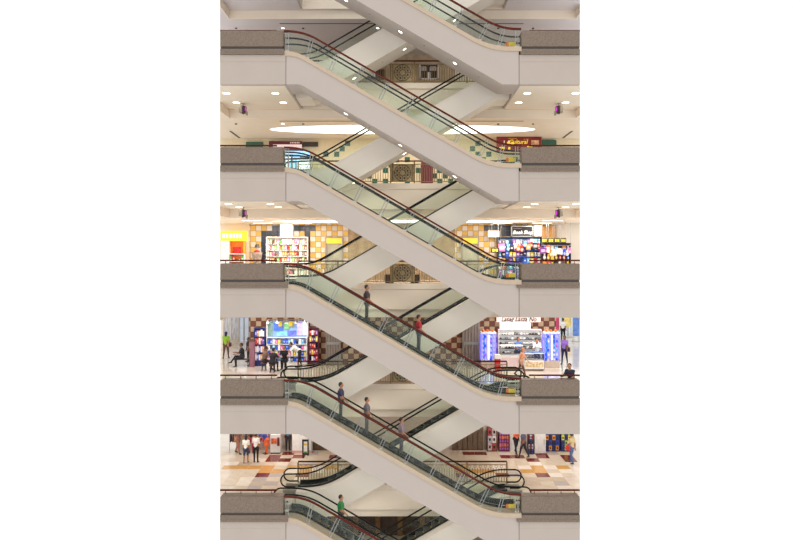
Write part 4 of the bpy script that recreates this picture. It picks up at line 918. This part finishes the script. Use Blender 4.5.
    for s_, nm in ((-1, 'L'), (1, 'R')):
        w, fd = P['hand'+nm], P['fd'+nm]; side = Vector((0, -1, 0)) if abs(fd.y) < .7 else Vector((s_*-1, 0, 0)); side = (side-fd*side.dot(fd)).normalized(); inn = fd.cross(side).normalized()*(-s_)
        for q, L in enumerate((.070, .078, .074, .058)):
            a = w+fd*.012+side*(.027-.018*q); b = a+fd*L*.5+inn*.004; c = b+(fd*.8+inn*.5).normalized()*L*.5; fb.tube([a, b, c], [.0088, .0082, .0062], 6)
        a = w-fd*.035+side*.024; fb.tube([a, a+(fd*.6+side*.8).normalized()*.035, a+(fd*.6+side*.8).normalized()*.035+fd*.03], [.0105, .0095, .007], 6)
    bm = bmesh.new(); bm.from_mesh(me); fm = fb.mesh('f', SKIN[skin]); bm.from_mesh(fm); bm.to_mesh(me); bm.free(); bpy.data.meshes.remove(fm)
    zf = -min(lows)*k if pelvis is None else pelvis
    root = empty('person', loc, label, 'person', group, rz=R(face))
    def part(nm, o_mb, m_, sm_=True):
        o = o_mb.build(nm, m_, root, smooth=sm_, loc=(0, 0, zf)); o.scale = (k, k, k); return o
    o = bpy.data.objects.new('body', me); COL.objects.link(o); o.parent = root; o.location = (0, 0, zf); o.scale = (k, k, k)
    hb = MB(); c0 = h+Vector((0, .018, .045)); hb.ball(c0, .097, .107, .116, seg=14, rings=9)
    if hair_long: hb.ball(h+Vector((0, .06, -.05)), .085, .055, .16, seg=12, rings=8)
    hb.v = [v if (v[1]-h.y > -.055 or v[2]-h.z > .07) else (v[0], h.y-.03+0*v[1], max(v[2], h.z+.07)) for v in hb.v]
    part('hair', hb, cloth(hat) if hat else (cloth(hair) if hair else M_hair))
    eb = MB()
    for s_ in (-1, 1): eb.ball(h+Vector((s_*.03, -.096, .02)), .011, .008, .008, seg=6, rings=5)
    part('eyes', eb, M_blk); part('mouth', MB().ball(h+Vector((0, -.10, -.055)), .024, .008, .006, seg=6, rings=5), mat('lips', (150, 80, 74), .5))
    if bag:
        s_ = bag[1]; bb = MB().bevbox(s_*.27-.07, s_*.27+.07, -.14, .14, -.16, .10, .03); bb.tube([(s_*.24, -.05, .1), (s_*.18, 0, .46), (s_*.24, .06, .1)], .012, 6); part('shoulder_bag', bb, cloth(bag[0]), False)
    return root
WALK = ((18, 5), (-14, 14)); SWING = ((-15, 6, 12), (18, 6, 15)); RIDE = ((3, 2), (-3, 3)); HOLD = ((14, 10, 34), (4, 8, 12)); SIT = ((84, 84), (80, 78))
# fourth gallery, left
person('person in lime green top and blue head cover walking away down the corridor', 226, 358.5, 3, face=180, shirt=(136, 176, 40), trousers=(88, 62, 52), legs=WALK, arms=SWING, hat=(30, 34, 90), hair_long=True, bag=((60, 50, 50), -1))
dS = 11.3
person('person in black seated sideways on the dark bench by the mauve post', loc=(PX(242.6, dS), dS-.05, FZ(3)), face=-80, pelvis=.60, legs=((96, 60), (78, 82)), arms=((30, 8, 60), (25, 8, 55)), lean=6, shirt=(30, 28, 32), trousers=(26, 26, 34), skin=2)
person('person in dark clothes standing half hidden behind the mauve post', loc=(PX(248.2, 13.2), 13.2, FZ(3)), face=-60, shirt=(44, 36, 40), trousers=(40, 36, 40), skin=2, height=1.45)
def stool(x, y, lab):
    g = empty('stool', (x, y, FZ(3)), lab, 'stool'); MB().lathe([(.17, .38), (.19, .40), (.19, .44), (.16, .46)], sides=14).build('seat', M_wood, g)
    for q in range(4): a = math.pi/4+q*math.pi/2; MB().tube([(.12*math.cos(a), .12*math.sin(a), .38), (.16*math.cos(a), .16*math.sin(a), 0)], .018, 6).build('leg', M_blk, g)
for px, d, f, sh, tr, lab, w in ((264.0, 9.7, 120, (120, 92, 76), (38, 32, 34), 'person in brown top seated turned away before the navy shelf', 'left'), (272.2, 8.9, 160, (36, 32, 34), (30, 28, 32), 'person in black seated with back turned before the book shop', 'middle'), (284.5, 10.3, 0, (24, 24, 28), (22, 22, 26), 'person in black seated facing out with hands on knees before the book shop', 'right')):
    stool(PX(px, d), d, f'round dark stool under the {w} seated person before the book shop')
    person(lab, loc=(PX(px, d), d, FZ(3)), face=f, pelvis=.60, legs=SIT, arms=((30, 14, 50), (30, 14, 50)), lean=14, shirt=sh, trousers=tr, skin=(2, 1, 1)[('left', 'middle', 'right').index(w)], sleeve=.5)
person('person in white shirt bending over the goods in the book shop', loc=(PX(299.5, 10.9), 10.9, FZ(3)), face=-75, lean=58, legs=((-6, 4), (10, 6)), arms=((10, 10, 25), (5, 10, 30)), shirt=(240, 236, 232), trousers=(40, 36, 46), skin=1)
# fourth gallery, right
person('person in violet top with dark bag walking on the right', 564.5, 363.8, 3, face=-25, shirt=(150, 110, 200), trousers=(34, 36, 70), legs=WALK, arms=SWING, hair_long=True, bag=((60, 56, 60), 1), skin=2)
person('person in white shirt and dark trousers far down the right corridor', 563, 340.5, 3, face=160, shirt=(240, 238, 236), trousers=(24, 22, 30), legs=((6, 3), (-6, 6)))
person('person in dark blue leaning on the rail over the fourth right parapet', loc=(PX(571, .95), .98, FZ(3)), face=-30, lean=20, legs=((-4, 4), (4, 8)), arms=((20, 16, 60), (20, 10, 60)), shirt=(38, 48, 66), trousers=(40, 40, 48), skin=1, height=1.64)
person('person in peach top hurrying past the escalator end on the fourth gallery', loc=(PX(521, 7.6), 7.6, FZ(3)), face=70, legs=((24, 8), (-18, 22)), arms=SWING, lean=12, shirt=(226, 150, 110), trousers=(110, 66, 50), skin=0, height=1.55, hair=(190, 120, 80))
person('shop assistant in white behind the low white counter', loc=(PX(537, 10.8), 10.8, FZ(3)), face=-10, lean=22, arms=((30, 10, 40), (35, 10, 45)), shirt=(236, 240, 248), trousers=(50, 60, 110), skin=1)
person('shop assistant in blue behind the counters of the white lit shop', loc=(PX(517.5, 11.2), 11.2, FZ(3)), face=30, lean=6, arms=((20, 8, 50), (15, 8, 40)), shirt=(90, 130, 200), trousers=(40, 44, 70), skin=1)
# lowest gallery, left
person('person in white top and blue knee-length trousers with back turned', 246, 463, 4, face=175, height=1.5, shirt=(232, 226, 214), trousers=(44, 58, 88), legs=((4, 2), (-5, 5)), shorts=True, hair_long=True, skirt=False)
person('person in white shirt and black trousers with back turned', 256, 462.5, 4, face=170, height=1.6, shirt=(224, 216, 210), trousers=(20, 20, 26), arms=((5, 8, 14), (10, 14, 60)))
person('person in brown with bare legs near the brown garments', 238, 453.5, 4, face=60, height=1.65, shirt=(120, 84, 74), trousers=(150, 96, 76), legs=WALK, arms=SWING, skin=1)
person('person in blue and orange bending beside the low display box', 266.5, 454, 4, face=-60, height=1.6, shirt=(64, 84, 170), trousers=(222, 100, 50), lean=35, arms=((30, 8, 30), (20, 8, 30)), skirt=True)
person('person in black between the garment racks', 251, 452.8, 4, face=10, height=1.65, shirt=(34, 28, 32), trousers=(180, 60, 70), skin=2)
person('person in teal and orange shirt standing left of the white kiosk', 288, 450.8, 4, face=185, height=1.64, shirt=(40, 110, 150), trousers=(52, 44, 50), hair=(150, 80, 40))
# lowest gallery, right
person('person in bright orange shirt before the white doorway', 516.0, 453.3, 4, face=20, height=1.66, shirt=(238, 90, 44), trousers=(40, 34, 44), legs=WALK, arms=((30, 10, 60), (-10, 8, 15)))
person('person in dark grey walking left of the red and blue rack', 523.5, 457.5, 4, face=-70, height=1.62, shirt=(92, 88, 112), trousers=(44, 40, 52), legs=WALK, arms=SWING, skin=2)
person('person in khaki shirt and jeans with red bag walking at far right', 571.5, 463.3, 4, face=-150, height=1.68, shirt=(200, 176, 128), trousers=(78, 98, 140), legs=((16, 4), (-12, 10)), arms=SWING, bag=((190, 50, 50), 1))
# riders standing on the moving steps
def rider(fi, px, lab, shirt, trousers, sk=1, **kw):
    d = 1.15; x = PX(px, d); top = fronts[fi].location.z
    kx = round((x+4.45)/.4); x = -4.45+.4*kx; z = top+zat(P_step, x)-.012
    person(lab, loc=(x, d, z), face=90, legs=RIDE, arms=HOLD, shirt=shirt, trousers=trousers, skin=sk, group='escalator riders', **kw)
rider(3, 363, 'rider in dark clothes high on the third left escalator', (70, 60, 62), (48, 44, 48))
rider(3, 423, 'rider in red shirt half way down the third left escalator', (160, 40, 48), (60, 60, 76))
rider(4, 337, 'rider in navy high on the fourth left escalator', (58, 56, 84), (52, 52, 62))
rider(4, 371, 'rider in grey in the middle of the fourth left escalator', (110, 100, 104), (78, 72, 76))
rider(4, 404, 'rider in mauve below the rider in grey on the fourth escalator', (140, 120, 128), (88, 80, 86))
rider(5, 341, 'rider in green on the escalator at the bottom of the picture', (40, 120, 60), (60, 60, 60))
